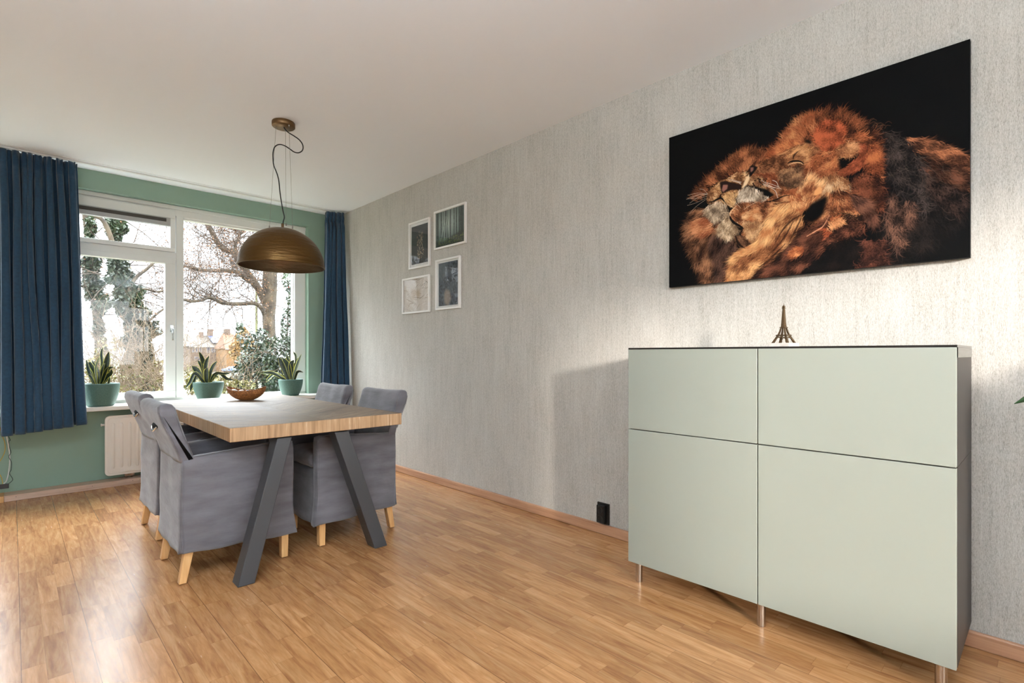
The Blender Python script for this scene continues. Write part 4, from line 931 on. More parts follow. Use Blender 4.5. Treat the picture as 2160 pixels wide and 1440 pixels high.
# ear of the big lion
L.fill([cv(A3(p)) for p in ((470,540),(560,490),(700,480),(780,520),(790,620),(740,760),(640,850),(540,880),(470,870),(420,800),(400,680))], (16, 9, 7), 3)
fur([A3(p) for p in ((640,500),(740,530),(780,600),(760,700),(700,780),(620,840),(520,880),(470,860),(540,800),(620,740),(670,680),(690,600),(620,560))], [(*A3((740,580)),80),(*A3((720,700)),120),(*A3((600,800)),150),(*A3((660,520)),20)], [(96,42,20), (150,70,34), (184,92,50)], 1800, (8, 18), .7, .25)
fur([A3(p) for p in ((380,560),(470,520),(600,530),(610,600),(540,660),(450,650),(380,620))], [(*A3((480,590)),10),(*A3((560,580)),-30)], [(120,66,34), (176,112,64), (220,160,108)], 1000, (10, 24), .65, .4, 1.4)
fur([A3(p) for p in ((780,520),(880,560),(930,700),(900,850),(820,870),(780,760),(800,640))], [(*A3((850,600)),60),(*A3((870,760)),70)], [BR, RB, OR, OL], 1200, (12, 28), .6, .35, 1.2)
fur([A3(p) for p in ((600,900),(760,860),(900,900),(950,1050),(940,1300),(800,1250),(640,1180),(600,1050))], [(*A3((700,1000)),80),(*A3((850,1100)),70)], [(40,20,14), (86,42,24), (128,66,38), (160,90,56)], 2600, (14, 34), .55, .35, 1.3)
# neck between the lions, lit locks
fur([A4(p) for p in ((240,180),(400,120),(560,160),(640,260),(700,320),(600,400),(400,420),(280,460),(200,520),(130,420),(230,330))], [(*A4((320,300)),125),(*A4((480,250)),25),(*A4((560,300)),20),(*A4((250,450)),130),(*A4((400,380)),160)], [(70,34,18), (140,72,36), (196,116,62), (230,164,104)], 3200, (16, 40), .65, .22, .7)
fur([A4(p) for p in ((560,170),(760,270),(860,420),(880,540),(780,480),(680,380),(600,300))], [(*A4((680,280)),30),(*A4((820,440)),65)], [BR, PK, (140,90,66)], 1200, (16, 36), .6, .2, .6)
fur([A4(p) for p in ((0,640),(150,560),(300,470),(480,420),(720,450),(760,640),(560,720),(300,820),(100,960),(0,1000))], [(*A4((100,720)),145),(*A4((300,560)),150),(*A4((560,560)),140),(*A4((450,700)),150)], [(30,16,12), (70,36,24), (112,60,40), (146,86,58)], 3600, (12, 30), .55, .45, 1.2)
fur([A4(p) for p in ((0,760),(150,640),(240,600),(320,640),(240,730),(120,800),(0,860))], [(*A4((120,740)),140)], [OR, RO, (232,136,76)], 900, (6, 16), .7, .5, 1.0)
fur([A4(p) for p in ((300,480),(400,460),(460,520),(360,560),(290,600))], [(*A4((370,510)),20)], [OR, OL, (236,170,110)], 400, (10, 22), .7, .4, 1.2)
fur([A4(p) for p in ((20,860),(400,760),(640,680),(740,760),(700,960),(560,1100),(200,1150),(0,1100))], [(*A4((200,950)),150),(*A4((500,850)),120)], [(8,7,7), (18,13,12), (36,24,20)], 2400, (12, 30), .5, .4, 1.2)
fur([A4(p) for p in ((700,760),(980,760),(1000,860),(960,960),(1060,1000),(900,1090),(620,1110),(740,980),(760,860))], [(*A4((840,850)),100),(*A4((840,1000)),60)], [(34,18,14), (84,44,32), (124,70,50)], 1500, (10, 24), .55, .7, 1.6)
L.fill([cv(A4(p)) for p in ((40,300),(140,260),(260,180),(290,240),(230,340),(210,440),(120,500),(30,520),(0,450))], (9, 6, 5), 4)
# third lion, left: mane
fur([A2(p) for p in ((60,520),(120,420),(200,300),(330,300),(430,420),(560,480),(700,640),(760,740),(860,900),(760,1000),(740,1200),(620,1400),(400,1400),(280,1280),(200,1040),(110,820))], [(*A2((120,560)),150),(*A2((250,500)),150),(*A2((200,800)),125),(*A2((350,1000)),105),(*A2((500,900)),115),(*A2((650,1000)),105),(*A2((350,1250)),110)], [(40,24,18), (92,54,34), (140,92,60), (176,124,84)], 7600, (18, 42), .6, .18, .5)
fur([A2(p) for p in ((440,680),(700,700),(860,900),(760,1050),(640,1320),(480,1360),(540,1100),(430,900))], [(*A2((600,900)),110),(*A2((650,1150)),105)], [DK, (44,28,24), (84,56,46), (116,80,62)], 2600, (18, 42), .55, .18, .5)
fur([A2(p) for p in ((200,440),(440,430),(470,620),(330,700),(180,640))], [(*A2((320,540)),155)], [OR, (188,116,70), (214,146,98)], 900, (16, 34), .55, .2)
fur([A1(p) for p in ((260,1240),(340,1130),(500,1000),(640,880),(780,780),(980,640),(1150,700),(1240,760),(1100,860),(940,960),(760,1000),(620,1080),(480,1140),(380,1260),(280,1380),(200,1360))], [(*A1((300,1250)),-160),(*A1((500,1080)),-140),(*A1((640,950)),-135),(*A1((800,850)),-115),(*A1((960,760)),-100),(*A1((1120,740)),-70)], [(54,28,17), (116,62,32), (160,92,50), (190,120,70)], 3600, (16, 34), .65, .25, .6)
# third lion face
f3 = [A1(p) for p in ((380,1300),(420,1230),(520,1140),(580,1090),(680,1060),(820,970),(960,960),(960,1050),(900,1200),(860,1300),(860,1440),(760,1440),(620,1430),(440,1440),(380,1400))]
L.fill([cv(p) for p in f3], (150, 100, 56), 2)
fur(f3, [(*A1((450,1300)),40),(*A1((540,1180)),20),(*A1((850,1020)),-10),(*A1((750,1300)),80)], [(96,58,30), (160,106,60), (206,156,100), (226,186,138)], 2600, (4, 10), .6, .35)
L.fill([cv(A1(p)) for p in ((570,1110),(640,1090),(760,1110),(900,1150),(900,1220),(740,1230),(640,1270),(600,1290),(575,1200))], (44, 26, 20), 1)
L.fill([cv(A1(p)) for p in ((620,1150),(690,1150),(680,1210),(620,1260),(600,1230))], (150, 100, 88), 1)
L.fill([cv(A2(p)) for p in ((600,120),(680,40),(820,60),(850,200),(760,260),(660,210))], (206, 160, 100), 2)
fur([A2(p) for p in ((600,120),(680,40),(820,60),(850,200),(760,260),(660,210))], [(*A2((720,140)),60)], [(150,104,60), (214,168,112), (228,190,140)], 700, (4, 9), .6, .3)
L.line([cv(A2(p)) for p in ((370,190),(460,180),(540,140),(590,130),(640,190),(700,260))], 5, (14, 9, 8), 1)
L.line([cv(A1(p)) for p in ((590,1290),(570,1340),(560,1370))], 3, (16, 10, 8), 1)
fur([A2(p) for p in ((330,310),(440,210),(560,170),(640,220),(680,330),(700,410),(560,460),(440,430))], [(*A2((420,300)),110),(*A2((560,330)),85)], [(92,76,62), (168,142,114), (224,202,174)], 1700, (8, 22), .7, .25)
# muzzle and white chin of the big lion
fur([A1(p) for p in ((1000,1040),(1080,1000),(1200,1040),(1260,1120),(1240,1220),(1120,1200),(1010,1130))], [(*A1((1120,1100)),40)], [(120,76,44), (176,130,84), (216,180,134)], 900, (4, 9), .65, .3)
L.fill([cv(A1(p)) for p in ((910,1190),(960,1060),(1010,990),(1030,1030),(990,1130),(930,1200))], (222, 192, 150), 1)
L.fill([cv(A1(p)) for p in ((1020,870),(1070,850),(1150,880),(1110,940),(1050,1010),(1015,1040))], (24, 15, 12), 1)
L.fill([cv(A1(p)) for p in ((1035,890),(1080,880),(1075,930),(1040,960))], (140, 92, 80), 1)
L.fill([cv(A1(p)) for p in ((1100,1170),(1300,1220),(1400,1300),(1370,1380),(1270,1400),(1230,1320),(1140,1250),(980,1160))], (10, 7, 6), 2)
fur([A1(p) for p in ((960,1170),(1060,1190),(1180,1260),(1280,1330),(1240,1410),(1120,1420),(980,1390),(850,1410),(860,1320),(900,1240))], [(*A1((920,1300)),120),(*A1((1050,1320)),95),(*A1((1180,1340)),75)], [(110,92,76), (190,170,146), (236,222,202)], 2200, (10, 26), .75, .2, .3)
for k_ in range(26):
    x = L.r.uniform(1060, 1330); y = L.r.uniform(1050, 1170); L.line([cv(A1((x, y))), cv(A1((x+14, y+6)))], 1.6, (40, 20, 12), .7, False)
# eye of the big lion, brow folds
L.line([cv(A1(p)) for p in ((1600,820),(1660,795),(1740,790),(1800,800),(1850,830))], 4, (20, 11, 8), 1)
L.line([cv(A1(p)) for p in ((1610,850),(1700,815),(1790,815),(1830,840))], 2, (206, 160, 116), .8)
L.line([cv(A1(p)) for p in ((1650,700),(1700,650),(1760,590))], 5, (212, 150, 92), .6)
L.line([cv(A1(p)) for p in ((1450,700),(1560,660),(1640,610))], 4, (200, 140, 88), .5)
L.line([cv(A1(p)) for p in ((1680,760),(1700,700),(1780,620))], 3, (60, 32, 18), .7)
L.fill([cv(A1(p)) for p in ((1850,470),(1920,460),(1980,510),(1930,530),(1870,510))], (18, 10, 8), 2)
# lioness in front: face
f2 = [A2(p) for p in ((720,380),(740,320),(800,250),(870,200),(960,190),(1200,200),(1380,100),(1640,90),(1660,200),(1480,250),(1400,330),(1280,480),(1230,640),(1180,760),(1060,840),(1000,760),(900,700),(940,560),(840,540),(740,470))]
L.fill([cv(p) for p in f2], (150, 86, 46), 3)
fur(f2, [(*A2((800,320)),30),(*A2((1000,300)),60),(*A2((1300,200)),30),(*A2((1100,600)),80),(*A2((1500,140)),10)], [(84,44,22), (140,78,40), (184,116,66), (206,148,96)], 5200, (6, 14), .6, .35)
fur([A2(p) for p in ((880,380),(1080,340),(1160,420),(1020,470),(900,440))], [(*A2((1000,400)),-10)], [OL, TN, (232,186,136)], 700, (8, 18), .6, .25)
fur([A2(p) for p in ((930,480),(1180,480),(1240,600),(1190,740),(1060,820),(980,700))], [(*A2((1080,600)),110)], [(150,100,60), (196,146,98), (220,176,128)], 1900, (6, 14), .6, .35)
fur([A2(p) for p in ((560,560),(640,440),(710,400),(740,480),(830,540),(840,600),(760,700),(700,740),(600,690),(550,640))], [(*A2((640,520)),130),(*A2((720,620)),80),(*A2((600,620)),120)], [(120,92,66), (190,160,124), (228,206,174)], 1900, (8, 20), .7, .25)
fur([A2(p) for p in ((760,700),(900,700),(1040,860),(960,900),(840,820))], [(*A2((900,790)),50)], [(50,28,18), (110,70,46), (140,96,64)], 700, (8, 18), .6, .3)
L.line([cv(A2(p)) for p in ((715,390),(730,440),(780,500),(850,540),(900,570),(930,590))], 6, (14, 9, 8), 1)
L.fill([cv(A2(p)) for p in ((820,560),(930,580),(900,620),(850,610))], (18, 11, 9), 1)
L.line([cv(A2(p)) for p in ((720,400),(725,350),(770,290),(830,240))], 3, (222, 176, 130), .7)
# the long ear and golden mane of the lioness
mane = [A2(p) for p in ((1650,180),(1780,210),(1830,300),(1800,370),(1830,520),(1780,650),(1600,880),(1400,1080),(1200,1200),(1060,1380),(700,1400),(740,1200),(800,1000),(900,930),(1060,860),(1200,760),(1220,640),(1300,480),(1400,310),(1500,220))]
L.fill([cv(p) for p in mane], (150, 88, 46), 3)
fur(mane, [(*A2((1560,240)),165),(*A2((1450,330)),130),(*A2((1320,520)),115),(*A2((1240,700)),115),(*A2((1100,900)),150),(*A2((900,1000)),150),(*A2((850,1200)),125),(*A2((1000,1250)),115),(*A2((1700,480)),125),(*A2((1500,700)),125),(*A2((1300,950)),140),(*A2((1780,560)),105)], [(96,50,26), (158,92,46), (206,138,76), (232,176,114)], 9500, (18, 44), .6, .13, .4)
fur([A2(p) for p in ((1220,640),(1300,480),(1400,310),(1560,220),(1640,260),(1500,330),(1400,480),(1320,700),(1200,860),(1000,960),(880,960),(1060,860),(1200,760))], [(*A2((1420,340)),130),(*A2((1300,600)),115),(*A2((1120,880)),150),(*A2((960,940)),165)], [OL, (224,160,96), (240,192,130)], 2000, (20, 44), .55, .1, .3)
for pts_, w_ in ((((1800,380),(1640,480),(1500,640),(1380,860)), 5), (((1680,480),(1560,700),(1400,900),(1260,1040)), 4), (((1800,430),(1700,640),(1600,820)), 4), (((1560,820),(1420,960),(1300,1040)), 4), (((1480,900),(1300,1080),(1120,1200)), 5)):
    L.line([cv(A2(p)) for p in pts_], w_, (64, 32, 18), .55)
fur([A2(p) for p in ((1600,880),(1780,700),(1830,560),(2160,620),(2160,900),(1900,1150),(1500,1300),(1060,1380),(1200,1200),(1400,1080))], [(*A2((1700,900)),140),(*A2((1900,900)),150),(*A2((1500,1100)),145),(*A2((1300,1300)),150)], [(24,14,11), (64,34,24), (104,58,40), (134,80,54)], 4600, (18, 40), .55, .2, .5)
fur([A2(p) for p in ((1640,960),(1760,880),(1860,900),(1800,960),(1680,1010))], [(*A2((1750,930)),155)], [OR, OL, (228,150,90)], 360, (8, 18), .7, .4)
# ear tufts
ear = [A2(p) for p in ((1740,0),(1960,-40),(2080,-10),(2115,40),(2080,110),(1960,200),(1880,300),(1820,300),(1700,220),(1650,100),(1720,60))]
L.fill([cv(p) for p in ear], (186, 108, 56), 2)
fur([A2(p) for p in ((1740,100),(1850,20),(1880,-150),(1960,-180),(2010,-40),(2090,-60),(2110,30),(1980,120),(1880,280),(1800,240),(1700,180))], [(*A2((1840,80)),-70),(*A2((1960,0)),-60),(*A2((1900,200)),-65)], [(130,66,32), (206,130,72), (240,190,132)], 1600, (12, 30), .65, .15, .4)
L.fill([cv(A2(p)) for p in ((2000,20),(2080,-60),(2118,-20),(2110,50),(2030,90),(1990,80))], (226, 160, 96), 1)
L.fill([cv(A2(p)) for p in ((1880,310),(1960,230),(2060,170),(2160,130),(2160,330),(2060,440),(1960,520),(1860,440))], (8, 6, 6), 4)
fur([A2(p) for p in ((1640,90),(1760,60),(1800,180),(1800,260),(1680,240))], [(*A2((1720,160)),70)], [OR, OL, (236,180,120)], 700, (12, 26), .65, .2)
L.line([cv(A4(p)) for p in ((10,710),(130,640),(220,580),(300,440))], 2, (220, 150, 110), .8)
L.line([cv(A1(p)) for p in ((1250,1410),(1400,1385),(1540,1320),(1650,1310))], 4, (22, 11, 8), .7)
L.line([cv(A2(p)) for p in ((800,700),(850,820),(960,900))], 5, (18, 10, 8), .6)
L.line([cv(A1(p)) for p in ((880,1420),(840,1440),(760,1200))], 2, (30, 16, 10), .4)
# whiskers
for base, tips in (((385,1290), ((260,1210),(130,1360),(60,1370),(110,1430),(80,1310))),): 
    for tx, ty in tips:
        mx, my = (base[0]+tx)/2, (base[1]+ty)/2-25; L.line([cv(A1(base)), cv(A1((mx, my))), cv(A1((tx, ty)))], 1.2, (200, 180, 160), .6, False)
for a_, c_, e_ in (((350,130),(200,200),(70,240)), ((350,150),(200,260),(100,370)), ((370,100),(240,130),(70,140))): L.line([cv(A2(p)) for p in (a_, c_, e_)], 1.2, (190, 170, 150), .5, False)
for a_, c_, e_ in (((1220,1130),(1350,1180),(1500,1210)), ((1230,1150),(1400,1230),(1450,1350)), ((1260,1110),(1380,1150),(1480,1190)), ((1200,1080),(1290,1140),(1400,1200)), ((1370,1080),(1430,1110),(1460,1180)), ((740,1060),(820,1090),(900,1110)), ((760,1090),(840,1110),(890,1140)), ((700,1070),(800,1100),(890,1120))): L.line([cv(A1(p)) for p in (a_, c_, e_)], 1.3, (225, 212, 196), .75, False)
for a_, c_, e_ in (((880,280),(820,210),(750,160)), ((930,300),(1020,240),(1140,180)), ((780,350),(700,350),(590,350)), ((840,300),(740,260),(620,180))): L.line([cv(A2(p)) for p in (a_, c_, e_)], 1.2, (226, 196, 160), .6, False)
# stray curls at the crown and along the mane
for _ in range(45):
    x = L.r.uniform(700, 1250); y = 470+abs(x-930)*.16+L.r.uniform(-45, 10); a_ = -90+(x-930)*.16+L.r.normal(0, 20); p0 = (x, y); p1_ = (x+22*math.cos(R(a_)), y+22*math.sin(R(a_))); p2_ = (x+38*math.cos(R(a_+30)), y+38*math.sin(R(a_+30)))
    L.line([cv(p0), cv(p1_), cv(p2_)], 1, (120, 78, 50), .22, False)
for _ in range(34):
    x = L.r.uniform(1200, 1640); y = 560+(x-1200)*.5+L.r.uniform(-60, 260); a_ = 55+L.r.normal(0, 25); l_ = L.r.uniform(20, 50); p1_ = (x+l_*math.cos(R(a_)), y+l_*math.sin(R(a_))); p2_ = (x+1.8*l_*math.cos(R(a_-20)), y+1.8*l_*math.sin(R(a_-20)))
    L.line([cv((x, y)), cv(p1_), cv(p2_)], 1, (104, 88, 78), .2, False)
lum = L.a.mean(2, keepdims=True); L.a = L.a*.80+lum*np.array([1.25, .98, .77])*.20; L.a = L.a**1.15*1.10
cvs = empty('lion_canvas', (RX, (cy0+cy1)/2, cz0), 0, 'large wall canvas of three golden lions nestled together on black', 'picture')
off = (RX, (cy0+cy1)/2, cz0)
b = MB(); b.box((cxf+.0006-RX, cy0-off[1], 0), (-.003, cy1-off[1], cz1-cz0)); b.build('stretched_canvas', M['canvasedge'], cvs, 0)
paint_plane('lion_print', L, cy0, cy1, cz0, cz1, cxf-.0004, attr_mat('lion_print_ink', .75, **{'Specular IOR Level': .12}), cvs, off)
# --- four small framed prints
def framed(label, y0, y1, z0, z1, mount, P, th=.018):
    t = empty('framed_print', (RX, (y0+y1)/2, z0), 0, label, 'picture', 'small white-framed prints on the wallpapered wall'); off = (RX, (y0+y1)/2, z0)
    fw = .016; b = MB(); x0, x1 = -th, 0; ya, yb, h = y0-off[1], y1-off[1], z1-z0
    b.box((x0, ya, 0), (x1, yb, fw)); b.box((x0, ya, h-fw), (x1, yb, h)); b.box((x0, ya, fw), (x1, ya+fw, h-fw)); b.box((x0, yb-fw, fw), (x1, yb, h-fw))
    b.build('frame', M['framewhite'], t, .0012)
    b = MB(); b.box((-.006, ya+fw, fw), (-.004, yb-fw, h-fw)); b.build('mount_card', M['mount'], t)
    my, mz = mount
    paint_plane('print', P, y0+fw+my, y1-fw-my, z0+fw+mz, z1-fw-mz, RX-.0068, attr_mat('print_ink', .7), t, off)
    b = MB(); b.box((-.011, ya+fw-.002, fw-.002), (-.009, yb-fw+.002, h-fw+.002)); b.build('glass', M['picglass'], t)
    return t
# dark print with a pale rough column
P = Paint(110, 150, (38, 42, 44), 1)
for k_ in range(110): 
    x = P.r.uniform(38, 78); y = P.r.uniform(22, 125); P.line([(x, y), (x+P.r.uniform(-9, 9), y+P.r.uniform(4, 14))], 2, [(120, 100, 82), (70, 58, 48), (160, 146, 128)][k_ % 3], .7)
P.fill([(0, 0), (110, 0), (110, 24), (0, 50)], (52, 58, 64), 3, .6); P.fill([(0, 70), (36, 70), (30, 150), (0, 150)], (30, 38, 30), 4, .6)
framed('white-framed portrait print, dark with a pale stump, upper left of the four', 3.752, 4.081, 1.878, 2.301, (.020, .024), P)
P = Paint(170, 120, (60, 84, 78), 2)
yy, xx = np.mgrid[0:120, 0:170]; g_ = np.exp(-((xx-75)/55.)**2)*np.exp(-((yy-40)/45.)**2); P.a = P.a*(1-g_[..., None]*.8)+np.array(srgb(198, 214, 204)[:3])*g_[..., None]*.8
for k_ in range(26):
    x = P.r.uniform(0, 170); w_ = P.r.uniform(1.5, 6); P.line([(x, 0), (x+P.r.uniform(-1, 1), 50), (x+P.r.uniform(-2, 2), P.r.uniform(88, 112))], w_, (24, 34, 34), .75, False)
P.fill([(0, 96), (40, 104), (90, 92), (130, 84), (170, 76), (170, 120), (0, 120)], (30, 36, 24), 3, .9)
for k_ in range(120): 
    x = P.r.uniform(10, 160); y = P.r.uniform(92, 116); P.line([(x, y), (x+5, y-3)], 1.5, (96, 108, 50), .5)
for x0_, x1_ in ((60, 30), (66, 50), (72, 80)): P.line([(x0_, 20), (x1_, 100)], 3, (190, 208, 196), .25)
framed('white-framed landscape print of a misty teal forest, upper right of the four', 3.253, 3.686, 2.000, 2.330, (.002, .002), P)
P = Paint(170, 130, (206, 198, 188), 3)
for k_ in range(45):
    x = P.r.uniform(-10, 170); y = P.r.uniform(-10, 130); a_ = P.r.uniform(-.9, .5); l_ = P.r.uniform(15, 55); P.line([(x, y), (x+l_*.5*math.cos(a_)+P.r.uniform(-4, 4), y+l_*.5*math.sin(a_)), (x+l_*math.cos(a_), y+l_*math.sin(a_))], P.r.uniform(.8, 2), [(150, 134, 118), (166, 148, 126), (112, 100, 88)][k_ % 3], .5)
P.fill([(50, 40), (110, 46), (116, 74), (60, 80)], (176, 150, 116), 6, .6)
framed('white-framed landscape print of pale tangled branches, lower left of the four', 3.757, 4.192, 1.477, 1.804, (.002, .002), P)
P = Paint(120, 150, (66, 76, 86), 4)
for k_ in range(220):
    x = P.r.uniform(0, 120); y = P.r.uniform(0, 150); P.line([(x, y), (x+P.r.uniform(-10, 10), y+P.r.uniform(2, 12))], P.r.uniform(2, 6), [(34, 40, 44), (50, 58, 62), (88, 98, 106)][k_ % 3], .6)
P.fill([(45, 92), (70, 100), (78, 128), (60, 150), (38, 140), (34, 110)], (150, 134, 118), 4, .7); P.fill([(0, 0), (60, 0), (50, 50), (0, 60)], (96, 106, 112), 6, .5)
framed('white-framed portrait print of grey-blue foliage, lower right of the four', 3.328, 3.664, 1.483, 1.910, (.020, .016), P)
# ------------------------------------------------------------------ outside the window (the room is upstairs)
GZ = -3.4
M['grass'] = mat('garden_ground', rough=.95, var=((1.2, 1.2, 1.2), srgb(50, 54, 31), srgb(81, 73, 53), 5))
M['bark'] = mat('oak_bark', rough=.9, var=((7, 7, 3.5), srgb(34, 29, 23), srgb(76, 67, 52), 8), bump=((14, 14, 3), .8, .03))
M['twig'] = mat('thin_twig', srgb(62, 51, 42), .9); M['deadleaf'] = mat('withered_brown_leaf', rough=.8, var=((3, 3, 3), srgb(66, 44, 28), srgb(111, 78, 47), 2))
M['ivy'] = mat('ivy_leaf', rough=.45, var=((2.2, 2.2, 2.2), srgb(16, 28, 18), srgb(42, 56, 35), 4))
M['holly'] = mat('holly_leaf', rough=.35, var=((2.6, 2.6, 2.6), srgb(23, 36, 25), srgb(55, 70, 47), 4))
M['yleaf'] = mat('yellow_green_leaf', rough=.6, var=((2, 2, 2), srgb(72, 76, 33), srgb(112, 100, 45), 3))
M['berry'] = mat('red_berry', srgb(129, 27, 23), .4); M['reed'] = mat('dry_stem', srgb(102, 85, 66), .9)
M['willow'] = mat('golden_autumn_leaf', rough=.8, var=((1.2, 1.2, 1.2), srgb(100, 73, 34), srgb(113, 92, 53), 3))
M['pbrick'] = mat('pale_brick', rough=.9, var=((1, 1, 1), srgb(72, 60, 53), srgb(83, 72, 63), 4)); M['ybrick'] = mat('ochre_gable', srgb(95, 70, 40), .9)
M['tile'] = mat('grey_roof_tiles', rough=.9, var=((2, 2, 2), srgb(60, 54, 48), srgb(72, 66, 60), 3)); M['otile'] = mat('orange_roof_tiles', srgb(92, 64, 46), .9)
M['solar'] = mat('blue_solar_panel', srgb(30, 42, 78), .5); M['winblue'] = mat('far_window_glass', srgb(44, 46, 62), .4); M['paintw'] = mat('white_fascia', srgb(104, 103, 101), .7)
M['post'] = mat('green_lamp_post', srgb(70, 76, 38), .6); M['tarp'] = mat('blue_tarpaulin', rough=.5, var=((3, 3, 3), srgb(27, 65, 119), srgb(129, 140, 149), 2)); M['asph'] = mat('road_asphalt', srgb(81, 78, 76), .95)
b = MB(); b.box((-300, 6.6, GZ-.4), (400, 420, GZ)); b.box((-300, -200, GZ-.4), (400, 6.6, GZ)); struct('ground', b, M['grass'])
b = MB(); b.box((-200, 130, GZ), (300, 144, GZ+.03)); struct('road', b, M['asph'])
def wob(p, a, s): return p+noise.noise_vector(p*.9+Vector((s, s, s)))*a
def leafquads(b, p, n, spread, size, rnd, mi=0):
    for _ in range(n):
        c_ = p+Vector((rnd.gauss(0, spread), rnd.gauss(0, spread), rnd.gauss(0, spread)))
        u_ = Vector((rnd.uniform(-1, 1), rnd.uniform(-1, 1), rnd.uniform(-1, 1))).normalized(); v_ = u_.cross(Vector((rnd.uniform(-1, 1), rnd.uniform(-1, 1), rnd.uniform(-1, 1)))).normalized()
        s_ = size*rnd.uniform(.6, 1.3)
        b.add([c_-u_*s_, c_+v_*s_*.55, c_+u_*s_, c_-v_*s_*.55], [(0, 1, 2, 3)], mi)
def grow(b, lb, p, d, L, r_, lvl, rnd, leaf=.04, nl=3, up=.10):
    n = 6; pts = [p]; dd = d.normalized()
    for i in range(n):
        dd = (dd+Vector((rnd.gauss(0, .22), rnd.gauss(0, .22), rnd.gauss(0, .20)+up*.3))).normalized(); pts.append(pts[-1]+dd*L/n)
    b.tube(pts, [r_*(1-.75*i/n) for i in range(n+1)], 4 if lvl < 2 else 5, cap=False)
    if lvl > 0:
        for k in range(rnd.randint(3, 4)):
            i = rnd.randint(1, n); q = (pts[i]-pts[i-1]).normalized(); sd = Vector((rnd.gauss(0, 1), rnd.gauss(0, 1), rnd.gauss(0, .9)+.2)).normalized()
            grow(b, lb, pts[i], (q*.8+sd).normalized(), L*rnd.uniform(.5, .75), r_*.5, lvl-1, rnd, leaf, nl, up)
    elif nl: 
        for q in (pts[-1], pts[-3]): leafquads(lb, q, rnd.randint(0, nl), .08, leaf, rnd)
# oak seen through the fixed pane
OY = 17.0; rnd = random.Random(12)
oak = empty('oak_tree', (*at(572, 760, OY).xy, GZ), 0, 'big bare oak with a thick pale trunk and long crooked limbs behind the fixed pane', 'tree')
oo = Vector(oak.location)
def op(name, mb, m, par=None): mb.v = [(x-oo.x, y-oo.y, z-oo.z) for x, y, z in mb.v]; return mb.build(name, m, par or oak)
pxm = depth(at(570, 700, OY).x, OY)/FPX                            # metres per pixel at the tree
tr = [(574, 960), (572, 860), (570, 760), (568, 700), (567, 665), (568, 635), (569, 600), (570, 570), (574, 520), (582, 460), (588, 380), (600, 250)]
rr = [24, 18, 13.5, 12, 12.5, 14, 14.5, 13.5, 12, 11, 9, 6]
b = MB(); b.tube([at(u, v, OY) for u, v in tr], [r_*pxm for r_ in rr], 20); op('trunk', b, M['bark'])
limbs = [([(562,640),(548,612),(538,595),(518.5,569),(501,545),(496,532),(472,524),(454,505),(443,484),(433,470),(424,448),(410,400)], 8.5, 4.2, 0),
 ([(497,532),(495,513),(503,503),(504,495),(512,488),(507,483),(492,484),(488,470),(480,440)], 4.2, 2.2, .4),
 ([(540,604),(530,593),(512,582),(499,571),(452,570),(420,570),(404,565),(388,561),(360,552)], 5.5, 2.4, -.5),
 ([(560,664),(553,650),(538,640),(505,640),(472,638),(452,631),(439,627),(426,633),(400,635),(386,631),(360,636)], 5.5, 2.2, -.9),
 ([(574,560),(590,545),(604,520),(622,500),(640,460)], 6, 3, .3), ([(578,500),(560,470),(540,450),(520,420)], 6, 3, .8)]
lb = MB(); tb = MB()
for pl, ra, rb, dy in limbs:
    P_ = spl([at(u, v, OY+dy*(i/len(pl))*2.2) for i, (u, v) in enumerate(pl)], 5); n = len(P_)
    P_ = [wob(p, .05, 3) for p in P_]
    b = MB(); b.tube(P_, [(ra+(rb-ra)*i/(n-1))*pxm*.5*1.75 for i in range(n)], 10); op('limb', b, M['bark'])
    for k in range(int(n*1.2)):
        i = rnd.randint(int(n*.15), n-1); p = P_[i]; sd = Vector((rnd.gauss(0, 1), rnd.gauss(0, .8), rnd.gauss(.15, .9))).normalized()
        grow(tb, lb, p, (sd+Vector((-.45, 0, .1))).normalized(), rnd.uniform(.6, 1.7), .0115, 2, rnd, .024, 3)
op('twigs', tb, M['twig'])['kind'] = 'stuff'; op('withered_leaves', lb, M['deadleaf'])['kind'] = 'stuff'
# ivy-covered tree behind the opening sash
def ivytree(name, Y, stem, rad_, blobs, label, seed, nleaf, twn):
    rnd = random.Random(seed); t = empty(name, (*at(stem[0][0], 746, Y).xy, GZ), 0, label, 'tree'); o_ = Vector(t.location)
    def ip(nm, mb, m): mb.v = [(x-o_.x, y-o_.y, z-o_.z) for x, y, z in mb.v]; return mb.build(nm, m, t)
    pm = depth(at(stem[0][0], 700, Y).x, Y)/FPX
    P_ = spl([at(u, v, Y) for u, v in stem], 5); n = len(P_); base = P_[0].copy(); base.z = GZ
    b = MB(); b.tube([base]+P_, [rad_*pm*1.2]+[rad_*pm*(1-.4*i/n) for i in range(n)], 12); ip('trunk', b, M['bark'])
    lb = MB(); tot = sum(w_*h_ for _, _, w_, h_ in blobs)
    for u, v, w_, h_ in blobs:
        m_ = int(nleaf*w_*h_/tot)
        for _ in range(m_):
            a = rnd.uniform(0, 6.283); q = math.sqrt(rnd.random())*(1+.18*math.sin(a*5+u)); c_ = at(u+w_/2*q*math.cos(a), v+h_/2*q*math.sin(a), Y+rnd.uniform(-.5, .35)*w_*pm)
            leafquads(lb, c_, 1, .01, .040*Y/12, rnd)
    ip('ivy', lb, M['ivy'])['kind'] = 'stuff'
    tb = MB(); l2 = MB()
    for _ in range(twn):
        i = rnd.randint(int(n*.35), n-1); sd = Vector((rnd.gauss(.5, 1), rnd.gauss(0, .6), rnd.gauss(.2, .8))).normalized(); grow(tb, l2, P_[i], sd, rnd.uniform(.9, 1.8), .010, 2, rnd, .020, 2)
    ip('twigs', tb, M['twig'])['kind'] = 'stuff'
    if l2.v: ip('withered_leaves', l2, M['deadleaf'])['kind'] = 'stuff'
    return t, ip
